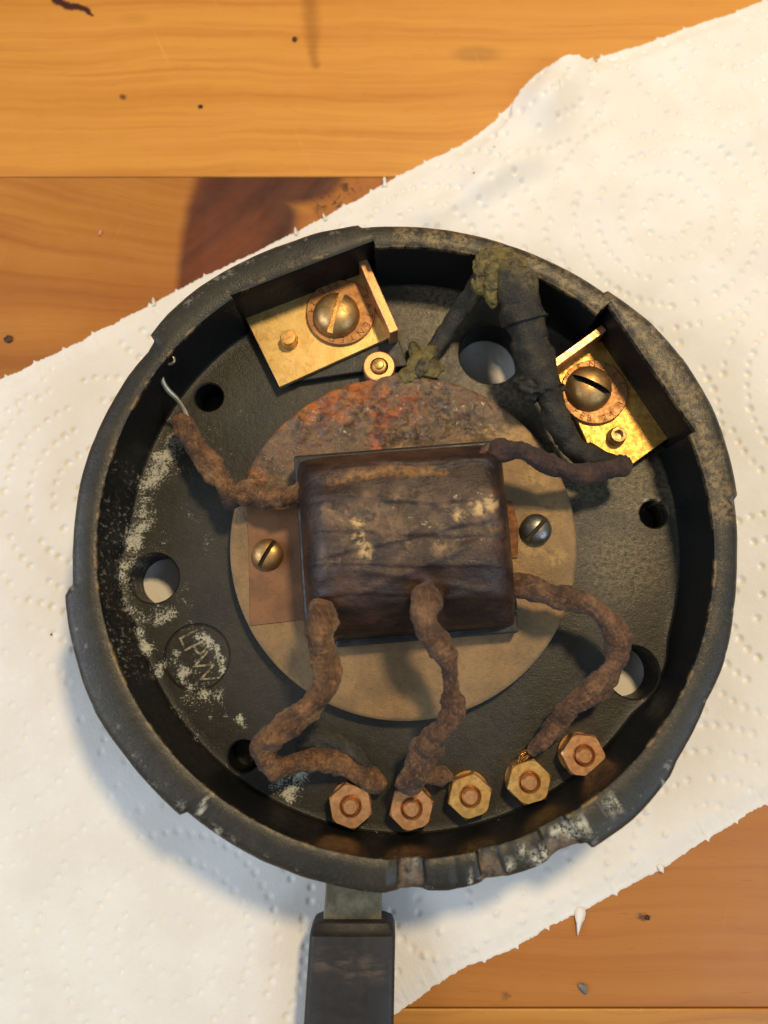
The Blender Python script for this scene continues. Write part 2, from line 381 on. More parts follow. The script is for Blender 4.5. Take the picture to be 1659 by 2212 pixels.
def ring_mat():
    s = Mat('ring_plate_metal')
    n = s.noise(0.16, 5, 0.62)
    c = s.mix(s.rng(n, 0.35, 0.65), lin(150, 120, 82), lin(128, 105, 74))
    c = s.mix(s.math('MULTIPLY', s.rng(s.noise(1.2, 5, 0.7), 0.5, 0.72), 0.5), c, lin(90, 78, 58))
    # copper-brown upper left
    up = s.blobs(pxblobs([(600, 960, 150), (700, 880, 120), (820, 860, 120), (560, 1060, 90), (930, 880, 130), (760, 930, 120), (1030, 880, 90)], 13.5), 9, 0.16, 0.45)
    rust = s.ramp(s.noise(0.26, 6, 0.66, dist=0.8), [(0.30, lin(58, 42, 30)), (0.42, lin(92, 70, 52)), (0.52, lin(118, 94, 72)), (0.60, lin(100, 70, 50)), (0.68, lin(136, 94, 60)), (0.80, lin(84, 68, 52))])
    c = s.mix(s.math('MULTIPLY', up, s.rng(s.noise(0.3, 4, 0.7), 0.30, 0.5)), c, rust)
    org = s.math('MULTIPLY', s.blobs(pxblobs([(660, 885, 50), (720, 862, 50), (770, 850, 46), (610, 905, 30), (560, 1030, 26), (750, 890, 40), (830, 850, 30)], 13.5), 5, 0.3, 0.15), s.rng(s.noise(0.45, 5, 0.7), 0.42, 0.56))
    c = s.mix(s.math('MULTIPLY', org, 0.9), c, lin(186, 108, 46))
    red = s.math('MULTIPLY', s.blobs(pxblobs([(830, 905, 60), (880, 880, 50), (820, 960, 40), (800, 1015, 40), (700, 880, 60), (780, 850, 55)], 13.5), 6, 0.3, 0.2), s.rng(s.noise(0.5, 5, 0.7), 0.42, 0.55))
    c = s.mix(red, c, s.mix(s.rng(s.noise(0.22, 2), 0.4, 0.6), lin(96, 34, 18), lin(182, 98, 36)))
    blk = s.math('MULTIPLY', s.blobs(pxblobs([(790, 885, 55), (960, 905, 60), (1020, 930, 60), (930, 860, 50), (860, 940, 60)], 13.5), 7, 0.25, 0.2), s.rng(s.noise(0.7, 5, 0.7), 0.44, 0.58))
    c = s.mix(s.math('MULTIPLY', blk, 0.85), c, lin(52, 42, 32))
    cream = s.math('MULTIPLY', s.blobs(pxblobs([(1110, 950, 60), (1160, 1030, 60), (1190, 1100, 50), (1150, 1180, 50), (1060, 930, 40), (1200, 1200, 40)], 13.5), 5, 0.3, 0.2), s.rng(s.noise(0.6, 5, 0.72), 0.42, 0.56))
    c = s.mix(s.math('MULTIPLY', cream, 0.8), c, lin(172, 142, 92))
    wet = s.math('MULTIPLY', up, s.rng(s.noise(0.30, 4, 0.6), 0.44, 0.60))
    s.b.inputs['Coat Roughness'].default_value = 0.16; s.put(s.b.inputs['Coat Weight'], s.math('MULTIPLY', wet, 0.12))
    r = s.rng(wet, 0, 1, 0.52, 0.24)
    h = s.math('ADD', s.math('MULTIPLY', s.noise(0.8, 5, 0.6), s.rng(up, 0, 1, 0.35, 1.3)), s.math('MULTIPLY', s.noise(4.0, 3), 0.3))
    return s.out(c, r, s.rng(up, 0, 1, 0.35, 0.0), s.bump(h, 0.65, 0.5))
def inlay_mat():
    s = Mat('inlaid_copper_strip')
    c = s.mix(s.rng(s.noise(0.2, 5, 0.6), 0.35, 0.65), lin(140, 100, 68), lin(118, 84, 58))
    c = s.mix(s.math('MULTIPLY', s.rng(s.noise(1.4, 4, 0.7), 0.56, 0.7), 0.5), c, lin(96, 68, 46))
    return s.out(c, 0.5, 0.3, s.bump(s.noise(2.2, 4, 0.6), 0.35, 0.15))
def coil_mat():
    s = Mat('varnished_cloth_wrap')
    v = s.vm('MULTIPLY', s.mm(), (0.75, 1.05, 1.0))
    n = s.noise(0.13, 6, 0.58, vec=v, dist=0.3)
    c = s.ramp(n, [(0.30, lin(34, 24, 21)), (0.45, lin(47, 33, 27)), (0.56, lin(62, 43, 33)), (0.67, lin(84, 58, 40)), (0.78, lin(118, 82, 50))])
    pur = s.rng(s.noise(0.10, 3), 0.50, 0.68)
    c = s.mix(s.math('MULTIPLY', pur, 0.3), c, lin(62, 48, 48))
    dark = s.math('MULTIPLY', s.rng(s.noise(0.5, 5, 0.72), 0.54, 0.66), 0.7)
    c = s.mix(dark, c, lin(36, 27, 22))
    # stained paper label varnished into the wrap, worn through in places
    lab = s.blobs(pxblobs([(740, 1120, 60), (770, 1180, 60), (800, 1100, 70), (860, 1160, 70), (880, 1090, 70), (950, 1120, 70), (960, 1180, 40), (1020, 1100, 60), (1050, 1130, 55), (1040, 1080, 50), (720, 1200, 45)], 31), 4.0, 0.25, 0.35)
    pn = s.noise(0.24, 6, 0.66); pc = s.ramp(pn, [(0.32, lin(48, 39, 33)), (0.46, lin(84, 65, 49)), (0.58, lin(114, 88, 63)), (0.70, lin(156, 124, 84))])
    c = s.mix(s.math('MULTIPLY', lab, s.rng(s.noise(0.36, 5, 0.7), 0.36, 0.52)), c, pc)
    flake_glint = s.math('MULTIPLY', s.blobs(pxblobs([(770, 1130, 18), (775, 1165, 20), (790, 1192, 24), (990, 1110, 22), (1030, 1098, 26), (1058, 1088, 22)], 31), 3.0, 0.4, 0.2), s.rng(s.noise(0.7, 5, 0.7), 0.38, 0.56))  # cream flake at left, glossy gold highlight painted on at right
    c = s.mix(flake_glint, c, lin(206, 170, 114))
    amb = s.math('MULTIPLY', s.blobs(pxblobs(along([(715, 1046, 14), (790, 1030, 20), (860, 1022, 22), (920, 1022, 20), (960, 1026, 12)], 5), 28), 2.5, 0.3, 0.0), s.rng(s.noise(0.5, 5, 0.7), 0.36, 0.58))
    c = s.mix(s.math('MULTIPLY', amb, 0.8), c, lin(160, 112, 54))
    weave = s.noise(2.6, 4, 0.6, vec=v)
    h = s.math('ADD', s.math('MULTIPLY', weave, 0.6), s.math('MULTIPLY', s.noise(0.5, 5, 0.65, vec=v), 1.2))
    return s.out(c, s.rng(s.noise(0.4, 4), 0.35, 0.65, 0.30, 0.50), 0.0, s.bump(h, 0.55, 0.5), spec=0.5, coat=0.04)
def cloth_mat(name, cols, braid=1.0, rough=0.8, spec=0.3):
    s = Mat(name)
    n = s.noise(0.22, 5, 0.65); c = s.ramp(n, list(zip((0.30, 0.46, 0.58, 0.72), [lin(*k) for k in cols])))
    c = s.mix(s.math('MULTIPLY', s.rng(s.noise(1.3, 5, 0.72), 0.52, 0.68), 0.55), c, lin(48, 34, 26))
    uv = s.mm(uv=True)
    def diag(a, b):
        d = s.vm('DOT_PRODUCT', uv, (a, b, 0)); return s.math('SINE', d)
    w = s.math('MULTIPLY', diag(2.6, 3.3), diag(2.6, -3.3)); fib = s.noise(1.0, 4, 0.6, vec=s.vm('MULTIPLY', uv, (3.0, 0.8, 1)))
    c = s.mix(s.math('MULTIPLY', s.rng(fib, 0.52, 0.68), 0.35), c, lin(*[min(255, int(k * 1.25)) for k in cols[3]]))
    c = s.mix(s.math('MULTIPLY', s.math('MULTIPLY', s.rng(w, 0.0, -0.8), s.rng(s.noise(0.35, 3), 0.35, 0.6)), 0.4 * braid), c, lin(40, 27, 20))
    h = s.math('ADD', s.math('MULTIPLY', w, 0.16 * braid), s.math('ADD', s.math('MULTIPLY', s.noise(2.2, 5, 0.75), 0.9), s.math('MULTIPLY', s.noise(0.5, 4, 0.65), 1.6)))
    s.b.inputs['Sheen Weight'].default_value = 0.12
    return s.out(c, rough, 0.0, s.bump(h, 0.7, 0.45), spec=spec)
M_RING, M_INLAY, M_COIL = ring_mat(), inlay_mat(), coil_mat()
M_WIRE = cloth_mat('brown_cloth_sleeving', [(54, 37, 28), (86, 61, 44), (116, 84, 58), (146, 110, 78)])
M_WIREO = cloth_mat('orange_brown_cloth_sleeving', [(58, 39, 28), (94, 65, 42), (130, 92, 56), (158, 118, 74)])
M_WIRED = cloth_mat('dark_cloth_sleeving', [(40, 29, 27), (58, 42, 38), (76, 55, 46), (94, 66, 50)], rough=0.6)
M_TAPE = cloth_mat('black_insulating_tape', [(32, 31, 27), (42, 41, 35), (58, 55, 44), (84, 75, 54)], braid=0.15, rough=0.5, spec=0.45)
def gunk_mat():
    s = Mat('yellow_grey_residue')
    c = s.ramp(s.noise(0.5, 6, 0.7), [(0.30, lin(58, 50, 30)), (0.45, lin(92, 80, 44)), (0.58, lin(128, 112, 56)), (0.74, lin(98, 88, 62))])
    return s.out(c, 0.4, 0.0, s.bump(s.noise(1.4, 5, 0.7), 0.8, 0.6))
M_GUNK = gunk_mat()
def cable_mat():
    s = Mat('waxy_black_tape')
    c = s.ramp(s.noise(0.22, 6, 0.68), [(0.30, lin(30, 29, 25)), (0.45, lin(42, 40, 33)), (0.58, lin(56, 52, 41)), (0.72, lin(78, 66, 46))])
    g = s.blobs(pxblobs([(1085, 575, 70), (1120, 590, 60), (1140, 620, 40), (1050, 620, 50), (930, 760, 50)], 25), 6, 0.25, 0.1)
    c = s.mix(s.math('MULTIPLY', g, s.rng(s.noise(0.6, 5, 0.7), 0.35, 0.58)), c, lin(112, 100, 66))
    c = s.mix(s.math('MULTIPLY', s.rng(s.noise(0.5, 5, 0.75), 0.56, 0.66), 0.6), c, lin(92, 74, 46))
    h = s.math('ADD', s.math('MULTIPLY', s.noise(0.7, 6, 0.7), 1.6), s.math('MULTIPLY', s.noise(3.0, 4, 0.6), 0.5))
    return s.out(c, s.rng(s.noise(0.4, 4), 0.35, 0.65, 0.36, 0.6), 0.0, s.bump(h, 0.7, 0.6), spec=0.45)
M_CABLE = cable_mat()
def dark_mat(name, col, rough=0.4, bumpy=0.3):
    s = Mat(name)
    c = s.mix(s.rng(s.noise(0.25, 5, 0.65), 0.4, 0.7), lin(*col), lin(*[min(255, int(k * 1.3) + 8) for k in col]))
    return s.out(c, s.rng(s.noise(0.5, 4), 0.3, 0.7, rough - 0.08, rough + 0.12), 0.0, s.bump(s.noise(1.8, 5, 0.6), bumpy, 0.25))
M_BLACK = dark_mat('black_fibre', (30, 29, 30), 0.42)
M_BOSS = dark_mat('black_moulded_insulator', (30, 30, 28), 0.45)
M_STRAP = dark_mat('olive_black_strap_paint', (104, 94, 70), 0.42)
def sleeve_mat():
    s = Mat('black_sleeve_enamel')
    c = s.mix(s.rng(s.noise(0.12, 5, 0.6), 0.4, 0.7), lin(40, 37, 35), lin(48, 44, 40))
    rub = s.blobs(pxblobs([(700, 2068, 36), (740, 2072, 36), (790, 2085, 34), (820, 2088, 28), (760, 2105, 20)], 8), 4, 0.2, 0.1)
    rub = s.math('MULTIPLY', rub, s.rng(s.noise(0.4, 5, 0.65, vec=s.vm('MULTIPLY', s.mm(), (0.4, 1.5, 1))), 0.40, 0.62))
    c = s.mix(s.math('MULTIPLY', rub, 0.75), c, lin(92, 76, 62))
    return s.out(c, s.rng(s.noise(0.5, 4), 0.3, 0.7, 0.42, 0.6), 0.0, s.bump(s.noise(2.0, 5, 0.65), 0.3, 0.2))
M_SLEEVE = sleeve_mat()
def paper_mat():
    s = Mat('white_tissue_paper')
    c = s.mix(s.rng(s.noise(0.06, 4, 0.6), 0.35, 0.65), lin(243, 239, 231), lin(237, 231, 220))
    sp = s.rng(s.voronoi(0.085), 0.020, 0.030, 1.0, 0.0)
    c = s.mix(s.math('MULTIPLY', sp, s.rng(s.noise(0.05, 2), 0.45, 0.5)), c, lin(92, 74, 58))
    h = s.math('ADD', s.math('MULTIPLY', s.noise(0.8, 5, 0.65), 0.7), s.math('MULTIPLY', s.noise(3.2, 4, 0.6), 0.35))
    s.b.inputs['Subsurface Weight'].default_value = 0.0
    return s.out(c, 0.92, 0.0, s.bump(h, 0.35, 0.45), spec=0.15)
M_PAPER = paper_mat()
def wood_mat(name, off, tone=1.0, knot=False):
    s = Mat(name)
    v = s.vm('ADD', s.mm(), (off * 31.0, off * 17.0, off * 5.0))
    w = s.vm('MULTIPLY', v, (0.05, 1.0, 1.0))
    warp = s.noise(0.030, 3, 0.5, vec=v, color=True); warp = s.vm('SCALE', s.vm('SUBTRACT', warp, (0.5, 0.5, 0.5)), scale=6.0)
    w2 = s.vm('ADD', w, s.vm('MULTIPLY', warp, (0.2, 1, 0)))
    if knot:      # grain bends round the knot
        kx = at(560, 440, 0); d = s.vm('DISTANCE', s.vm('MULTIPLY', s.mm(), (0.6, 1, 0)), (kx.x * 0.6, kx.y + 4, 0))
        bend = s.rng(d, 5.0, 46.0, 15.0, 0.0); b = s.node('ShaderNodeCombineXYZ'); s.put(b.inputs[1], bend)
        w2 = s.vm('ADD', w2, b.outputs[0])
    g1 = s.noise(0.075, 4, 0.55, vec=w2); g2 = s.noise(0.42, 4, 0.6, vec=s.vm('MULTIPLY', w2, (0.4, 1, 1))); g3 = s.noise(1.8, 3, 0.6, vec=s.vm('MULTIPLY', w2, (0.25, 1, 1)))
    k = lambda c: lin(*[int(x * tone) for x in c])
    c = s.ramp(g1, [(0.30, k((154, 94, 32))), (0.46, k((196, 130, 50))), (0.60, k((208, 144, 60))), (0.75, k((172, 106, 38)))])
    if knot: c = s.mix(s.rng(s.noise(0.012, 2, vec=v), 0.40, 0.60, 0.15, 0.5), c, k((172, 98, 36)))
    c = s.mix(s.math('MULTIPLY', s.rng(g2, 0.48, 0.74), 0.30), c, k((160, 84, 26)))
    c = s.mix(s.math('MULTIPLY', s.rng(g3, 0.52, 0.75), 0.16), c, k((150, 84, 30)))
    if knot:
        m1 = s.blobs(pxblobs(along([(425, 620, 62), (440, 545, 75), (470, 450, 95), (505, 370, 110)], 5) + along([(505, 370, 110), (600, 370, 105), (680, 375, 80)], 3) + [(560, 470, 110), (500, 540, 95)], 0), 3, 0.05, 0.62)
        kv = s.node('ShaderNodeMapping'); kv.inputs['Rotation'].default_value = (0, 0, R(-52)); s.put(kv.inputs[0], v)
        kn = s.ramp(s.noise(0.085, 3, 0.5, vec=s.vm('MULTIPLY', kv.outputs[0], (0.25, 1.0, 1)), dist=0.4), [(0.32, lin(64, 30, 20)), (0.5, lin(92, 46, 26)), (0.70, lin(124, 64, 28))])
        c = s.mix(m1, c, kn)
        halo = s.blobs(pxblobs([(700, 420, 90), (770, 400, 90), (640, 500, 90), (450, 620, 80), (820, 395, 60)], 0), 8, 0.1, 0.1)
        c = s.mix(s.math('MULTIPLY', s.math('MULTIPLY', halo, s.math('SUBTRACT', 1.0, m1)), 0.6), c, lin(150, 76, 26))
        st = s.math('MULTIPLY', s.blobs(pxblobs([(720, 440, 60), (760, 400, 50), (690, 400, 60)], 0), 6, 0.15, 0.2), s.rng(s.noise(0.28, 5, 0.65, dist=2.0), 0.52, 0.62))
        c = s.mix(st, c, lin(64, 30, 14))
    else:
        ed = s.blobs(pxblobs(along([(112, -10, 14), (150, 4, 15), (178, 14, 12), (194, 24, 6)], 4), 0), 3, 0.2, 0.5)
        c = s.mix(ed, c, lin(66, 26, 18))
        vs = s.blobs(pxblobs(along([(664, -20, 34), (672, 60, 30), (678, 130, 20)], 6), 0), 3, 0.12, 0.1)
        c = s.mix(s.math('MULTIPLY', vs, 0.5), c, lin(140, 78, 24))
    sp = s.rng(s.voronoi(0.062, vec=s.vm('ADD', s.vm('MULTIPLY', v, (0.8, 1, 0)), s.vm('SCALE', s.noise(0.8, 3, color=True), scale=1.2))), 0.030, 0.075, 1.0, 0.0)
    sp = s.math('MULTIPLY', sp, s.rng(s.noise(0.045, 2), 0.40, 0.50))
    c = s.mix(s.math('MULTIPLY', sp, 0.85), c, lin(84, 54, 26))
    sm = s.math('MULTIPLY', s.rng(s.voronoi(0.028, vec=s.vm('MULTIPLY', v, (0.5, 1.3, 0))), 0.05, 0.12, 1.0, 0.0), 0.30)
    c = s.mix(sm, c, lin(108, 70, 34))
    sv = s.node('ShaderNodeMapping'); sv.inputs['Rotation'].default_value = (0, 0, R(28 + 40 * off)); s.put(sv.inputs[0], v)
    scr = s.noise(0.35, 2, 0.5, vec=s.vm('MULTIPLY', sv.outputs[0], (0.06, 3.2, 1))); scr = s.math('MULTIPLY', s.rng(scr, 0.73, 0.77), s.rng(s.noise(0.05, 2), 0.45, 0.6))
    c = s.mix(s.math('MULTIPLY', scr, 0.45), c, k((232, 178, 96)))
    pore = s.rng(s.noise(1.0, 2, 0.5, vec=s.vm('MULTIPLY', v, (0.22, 3.0, 1))), 0.68, 0.76); c = s.mix(s.math('MULTIPLY', pore, 0.30), c, k((120, 70, 26)))
    h = s.math('ADD', s.math('MULTIPLY', g3, 0.4), s.math('ADD', s.math('MULTIPLY', s.noise(0.12, 3), 1.2), s.math('MULTIPLY', sp, -0.8)))
    s.b.inputs['Coat Roughness'].default_value = 0.25
    return s.out(c, s.rng(s.noise(0.3, 4), 0.3, 0.7, 0.38, 0.52), 0.0, s.bump(h, 0.25, 0.4), spec=0.4, coat=0.15)
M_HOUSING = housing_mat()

# ================================================================== setting: the pine table top, three planks
TZ = -1.25                                                    # table surface (the towel lies on it)
x0, x1 = -190.0, 190.0
y1 = at(800, 382, TZ).y; y2 = at(1500, 2178, TZ).y
table = obj('table_top', prism([(x0, -160), (x1, -160), (x1, 260), (x0, 260)], TZ - 26, TZ - 18.2, dark_mat('table_underside_wood', (120, 74, 30), 0.6)), None, (0, 0, 0))
table['kind'] = 'structure'
def plank(ya, yb, m):
    p = prism([(x0, ya), (x1, ya), (x1, yb), (x0, yb)], TZ - 18, TZ, m, 0.35, 2)
    return obj('plank', p, table)
plank(y1 + 0.06, 255.0, wood_mat('amber_pine', 1.0, 1.04))
plank(y2 + 0.10, y1 - 0.06, wood_mat('amber_pine_with_knot', 2.0, 0.96, True))
plank(-155.0, y2 - 0.10, wood_mat('amber_pine_plain', 3.0, 0.94))

# ================================================================== the paper towel
def build_towel():
    hi_px = [(-560, 1090), (-250, 940), (0, 815), (170, 733), (330, 648), (480, 572), (640, 494), (770, 425), (835, 388), (905, 350), (1010, 300), (1070, 255), (1110, 215), (1150, 178), (1185, 155), (1212, 143),
             (1240, 141), (1262, 140), (1300, 116), (1400, 86), (1500, 47), (1590, 18), (1659, -8), (1900, -110), (2200, -250), (2600, -440)]
    lo_px = [(-560, 2930), (300, 2500), (600, 2340), (830, 2212), (900, 2165), (960, 2120), (1010, 2093), (1100, 2058), (1170, 2018), (1250, 1978), (1340, 1932), (1430, 1883), (1500, 1832), (1580, 1790), (1659, 1738), (1900, 1600), (2200, 1430), (3000, 980), (3600, 640)]
    hi = np.array([at(a, b, 0.0)[:2] for a, b in hi_px]); lo = np.array([at(a, b, 0.0)[:2] for a, b in lo_px])
    ang = math.atan2(hi[-3][1] - hi[2][1], hi[-3][0] - hi[2][0]); e = np.array([math.cos(ang), math.sin(ang)]); f = np.array([-e[1], e[0]])
    hu, hv = hi @ e, hi @ f; lu, lv = lo @ e, lo @ f
    ua, ub = max(hu[0], lu[0]) + 1, min(hu[-1], lu[-1]) - 1
    nu = int((ub - ua) / 0.31); u = np.linspace(ua, ub, nu)
    def torn(seed):
        t = 0.4 * fbm(u * 0.25, 0 * u, seed, 3) + 0.28 * fbm(u * 2.2, 0 * u + 3, seed + 5, 2)
        p = np.abs(((u / 7.3 + 0.2 * fbm(u * .03, 0 * u, seed)) % 1.0) - 0.5)        # little tags where the perforation held
        return t + 0.7 * np.exp(-(p / 0.035) ** 2) * (vnoise(np.floor(u / 7.3) * 3.7, 0 * u, seed) > -0.1)
    H = np.interp(u, hu, hv) + torn(3) ; L = np.interp(u, lu, lv) - torn(9)
    nv = int((H - L).max() / 0.31); t = np.linspace(0, 1, nv)
    U = np.repeat(u[:, None], nv, 1); V = L[:, None] + (H - L)[:, None] * t[None, :]
    X = U * e[0] + V * f[0]; Y = U * e[1] + V * f[1]
    # relief: soft cockling, creases and one lifted lip on the far side, then the embossed dots
    ur = sstep(0, 90, (X * 0.6 + Y * 0.8) - 40)
    Z = (0.35 + 0.9 * ur) * fbm(X * 0.035, Y * 0.035, 21, 3) + 0.05 * fbm(X * 0.2, Y * 0.2, 33, 3) + 0.5 * ur * fbm(X * .07, Y * .07, 61, 2)
    ll = sstep(20, 100, -(X * 0.75 + Y * 0.66))
    Z += 0.15 * ll * fbm(X * 0.12, Y * 0.12, 71, 3)
    def ridge(pa, pb, h, wd, k=1.0):
        nonlocal Z
        a, b = at(*pa, 0)[:2], at(*pb, 0)[:2]; wob = 2.5 * fbm(X * 0.05, Y * 0.05, 41, 2)
        d = segdist(X + wob, Y - wob, a, b); Z = Z + h * np.exp(-(d / wd) ** 2)
    ridge((1235, 120), (1180, 230), 4.2, 6.0); ridge((1180, 230), (1040, 400), 2.2, 5.0); ridge((1270, 190), (1480, 110), 1.3, 4.5)
    ridge((940, 470), (1150, 350), 1.3, 3.2); ridge((1000, 470), (1250, 360), -0.5, 3.0); ridge((1300, 420), (1659, 240), 0.9, 6.0)
    ridge((1420, 600), (1659, 520), 0.9, 5.0); ridge((1350, 330), (1600, 300), 0.7, 3.5); ridge((1500, 700), (1659, 760), 0.6, 4.0)
    ridge((1560, 160), (1400, 260), 0.7, 4.0); ridge((1040, 460), (880, 470), 0.8, 4.0)
    rr = np.hypot(X - CX, Y - CY); keep = sstep(59.0, 68.0, rr)
    Z = Z * keep
    # dots in concentric rings about a lattice of centres
    c0 = np.array(at(1440, 470, 0)[:2]); A = np.array([55.0, 8.0]); B = np.array([18.0, 50.0]); pts = []
    for i in range(-8, 5):
        for j in range(-7, 5):
            c = c0 + i * A + j * B
            for r in (5.4, 10.8, 16.2, 21.6, 27.0):
                n = max(4, int(2 * math.pi * r / 2.65)); ph = rng.uniform(0, 6.28)
                for k in range(n):
                    a = ph + 2 * math.pi * k / n
                    p = c + r * np.array([math.cos(a), math.sin(a)]) + rng.normal(0, 0.10, 2)
                    pts.append(p)
    kept = []; cell = {}
    for p in pts:
        key = (int(p[0] // 3), int(p[1] // 3)); ok = True
        for a in (-1, 0, 1):
            for b in (-1, 0, 1):
                for q in cell.get((key[0] + a, key[1] + b), []):
                    if (q[0] - p[0]) ** 2 + (q[1] - p[1]) ** 2 < 2.3 ** 2: ok = False
        if ok and rng.random() < 0.84: kept.append(p); cell.setdefault(key, []).append(p)
    du = u[1] - u[0]
    for p in kept:
        pu, pv = p @ e, p @ f; i0 = int((pu - 2.4 - ua) / du); i1 = int((pu + 2.4 - ua) / du) + 1
        if i1 < 1 or i0 >= nu - 1: continue
        i0 = max(i0, 0); i1 = min(i1, nu); ic = min(max(int((pu - ua) / du), 0), nu - 1)
        w_ = (H - L)[ic]; j0 = int((pv - 3.5 - L[ic]) / w_ * nv); j1 = int((pv + 3.5 - L[ic]) / w_ * nv) + 1
        if j1 < 1 or j0 >= nv: continue
        sl = (slice(i0, i1), slice(max(j0, 0), min(j1, nv)))
        s_u = (p[0] * 0.6 + p[1] * 0.8)
        dep = 0.85 if s_u > 40 else (0.6 if p[0] < 0 and p[1] > -5 else 0.42)
        if p[0] * 0.75 + p[1] * 0.66 < -52: dep = 0.28                                       # flattened out
        if s_u < 10 and p[0] > 8: dep = -0.45                                                # seen from the other face
        dep *= rng.uniform(0.6, 1.15); rad = rng.uniform(0.55, 0.78)
        d2 = ((X[sl] - p[0]) ** 2 + (Y[sl] - p[1]) ** 2) / rad ** 2
        Z[sl] -= dep * np.exp(-d2 ** 1.7) * (0.25 + 0.75 * keep[sl])
    edge = np.minimum(t * (nv - 1), (1 - t) * (nv - 1))[None, :]
    Z = np.where(rr < 64, np.minimum(Z, 0.25), Z)
    Z = np.maximum(Z, TZ + 0.06)
    em = np.minimum(t[None, :], 1 - t[None, :]) * (H - L)[:, None]; fall = 1 - sstep(0.0, 5.0, em); Z = Z * (1 - fall) + np.where(Z > 1.2, Z, TZ + 0.25 + 0.25 * fbm(X * 0.2, Y * 0.2, 55, 2)) * fall
    Z = np.where(em < 0.05, np.minimum(Z, np.maximum(TZ + 0.03, Z - 0.25)), Z)
    me = mesh(np.stack([X, Y, Z], -1).reshape(-1, 3), grid_faces(nu, nv), M_PAPER, True)
    if me.polygons[0].normal.z < 0: me.flip_normals()
    o = obj('paper_towel', me, None, (0, 0, 0))
    o['label'] = 'white embossed kitchen paper towel with torn edges lying across the wooden table'; o['category'] = 'paper towel'
    # fluffy tags of torn paper along the edges
    def tag(px, py, ln, ang_, wd):
        p = at(px, py, 0.0); p.x -= math.cos(ang_) * 0.9; p.y -= math.sin(ang_) * 0.9; ln += 0.9; V_ = []
        for k in range(6):
            q = k / 5; wv = wd * (1 - q) ** 0.6 * (1 + 0.35 * math.sin(7 * q + px))
            cx_ = p.x + math.cos(ang_) * ln * q; cy_ = p.y + math.sin(ang_) * ln * q
            for sgn in (-1, 0, 1):
                V_.append((cx_ - math.sin(ang_) * wv * sgn, cy_ + math.cos(ang_) * wv * sgn, TZ + 0.3 + 0.5 * q * (1 - 0.4 * q) + (0.25 if sgn == 0 else 0)))
        m_ = mesh(V_, grid_faces(6, 3).tolist(), M_PAPER, True)
        c_ = obj('torn_tag', m_, o); sd_ = c_.modifiers.new('thickness', 'SOLIDIFY'); sd_.thickness = 0.12 * MM
    tag(831, 392, 1.6, R(95), 0.6); tag(1256, 1972, 4.4, R(-100), 1.0); tag(1430, 1878, 0.9, R(-60), 0.8)
    tag(638, 497, 1.0, R(100), 0.4); tag(330, 650, 1.1, R(100), 0.4); tag(700, 466, 0.9, R(110), 0.3)
build_towel()

# ================================================================== the round housing and everything fixed to it
ROOT = empty('electrical_housing', (CX, CY, 0), 'round black metal electrical housing with coil, brass contacts and brown cloth wires on paper towel', 'electrical housing')

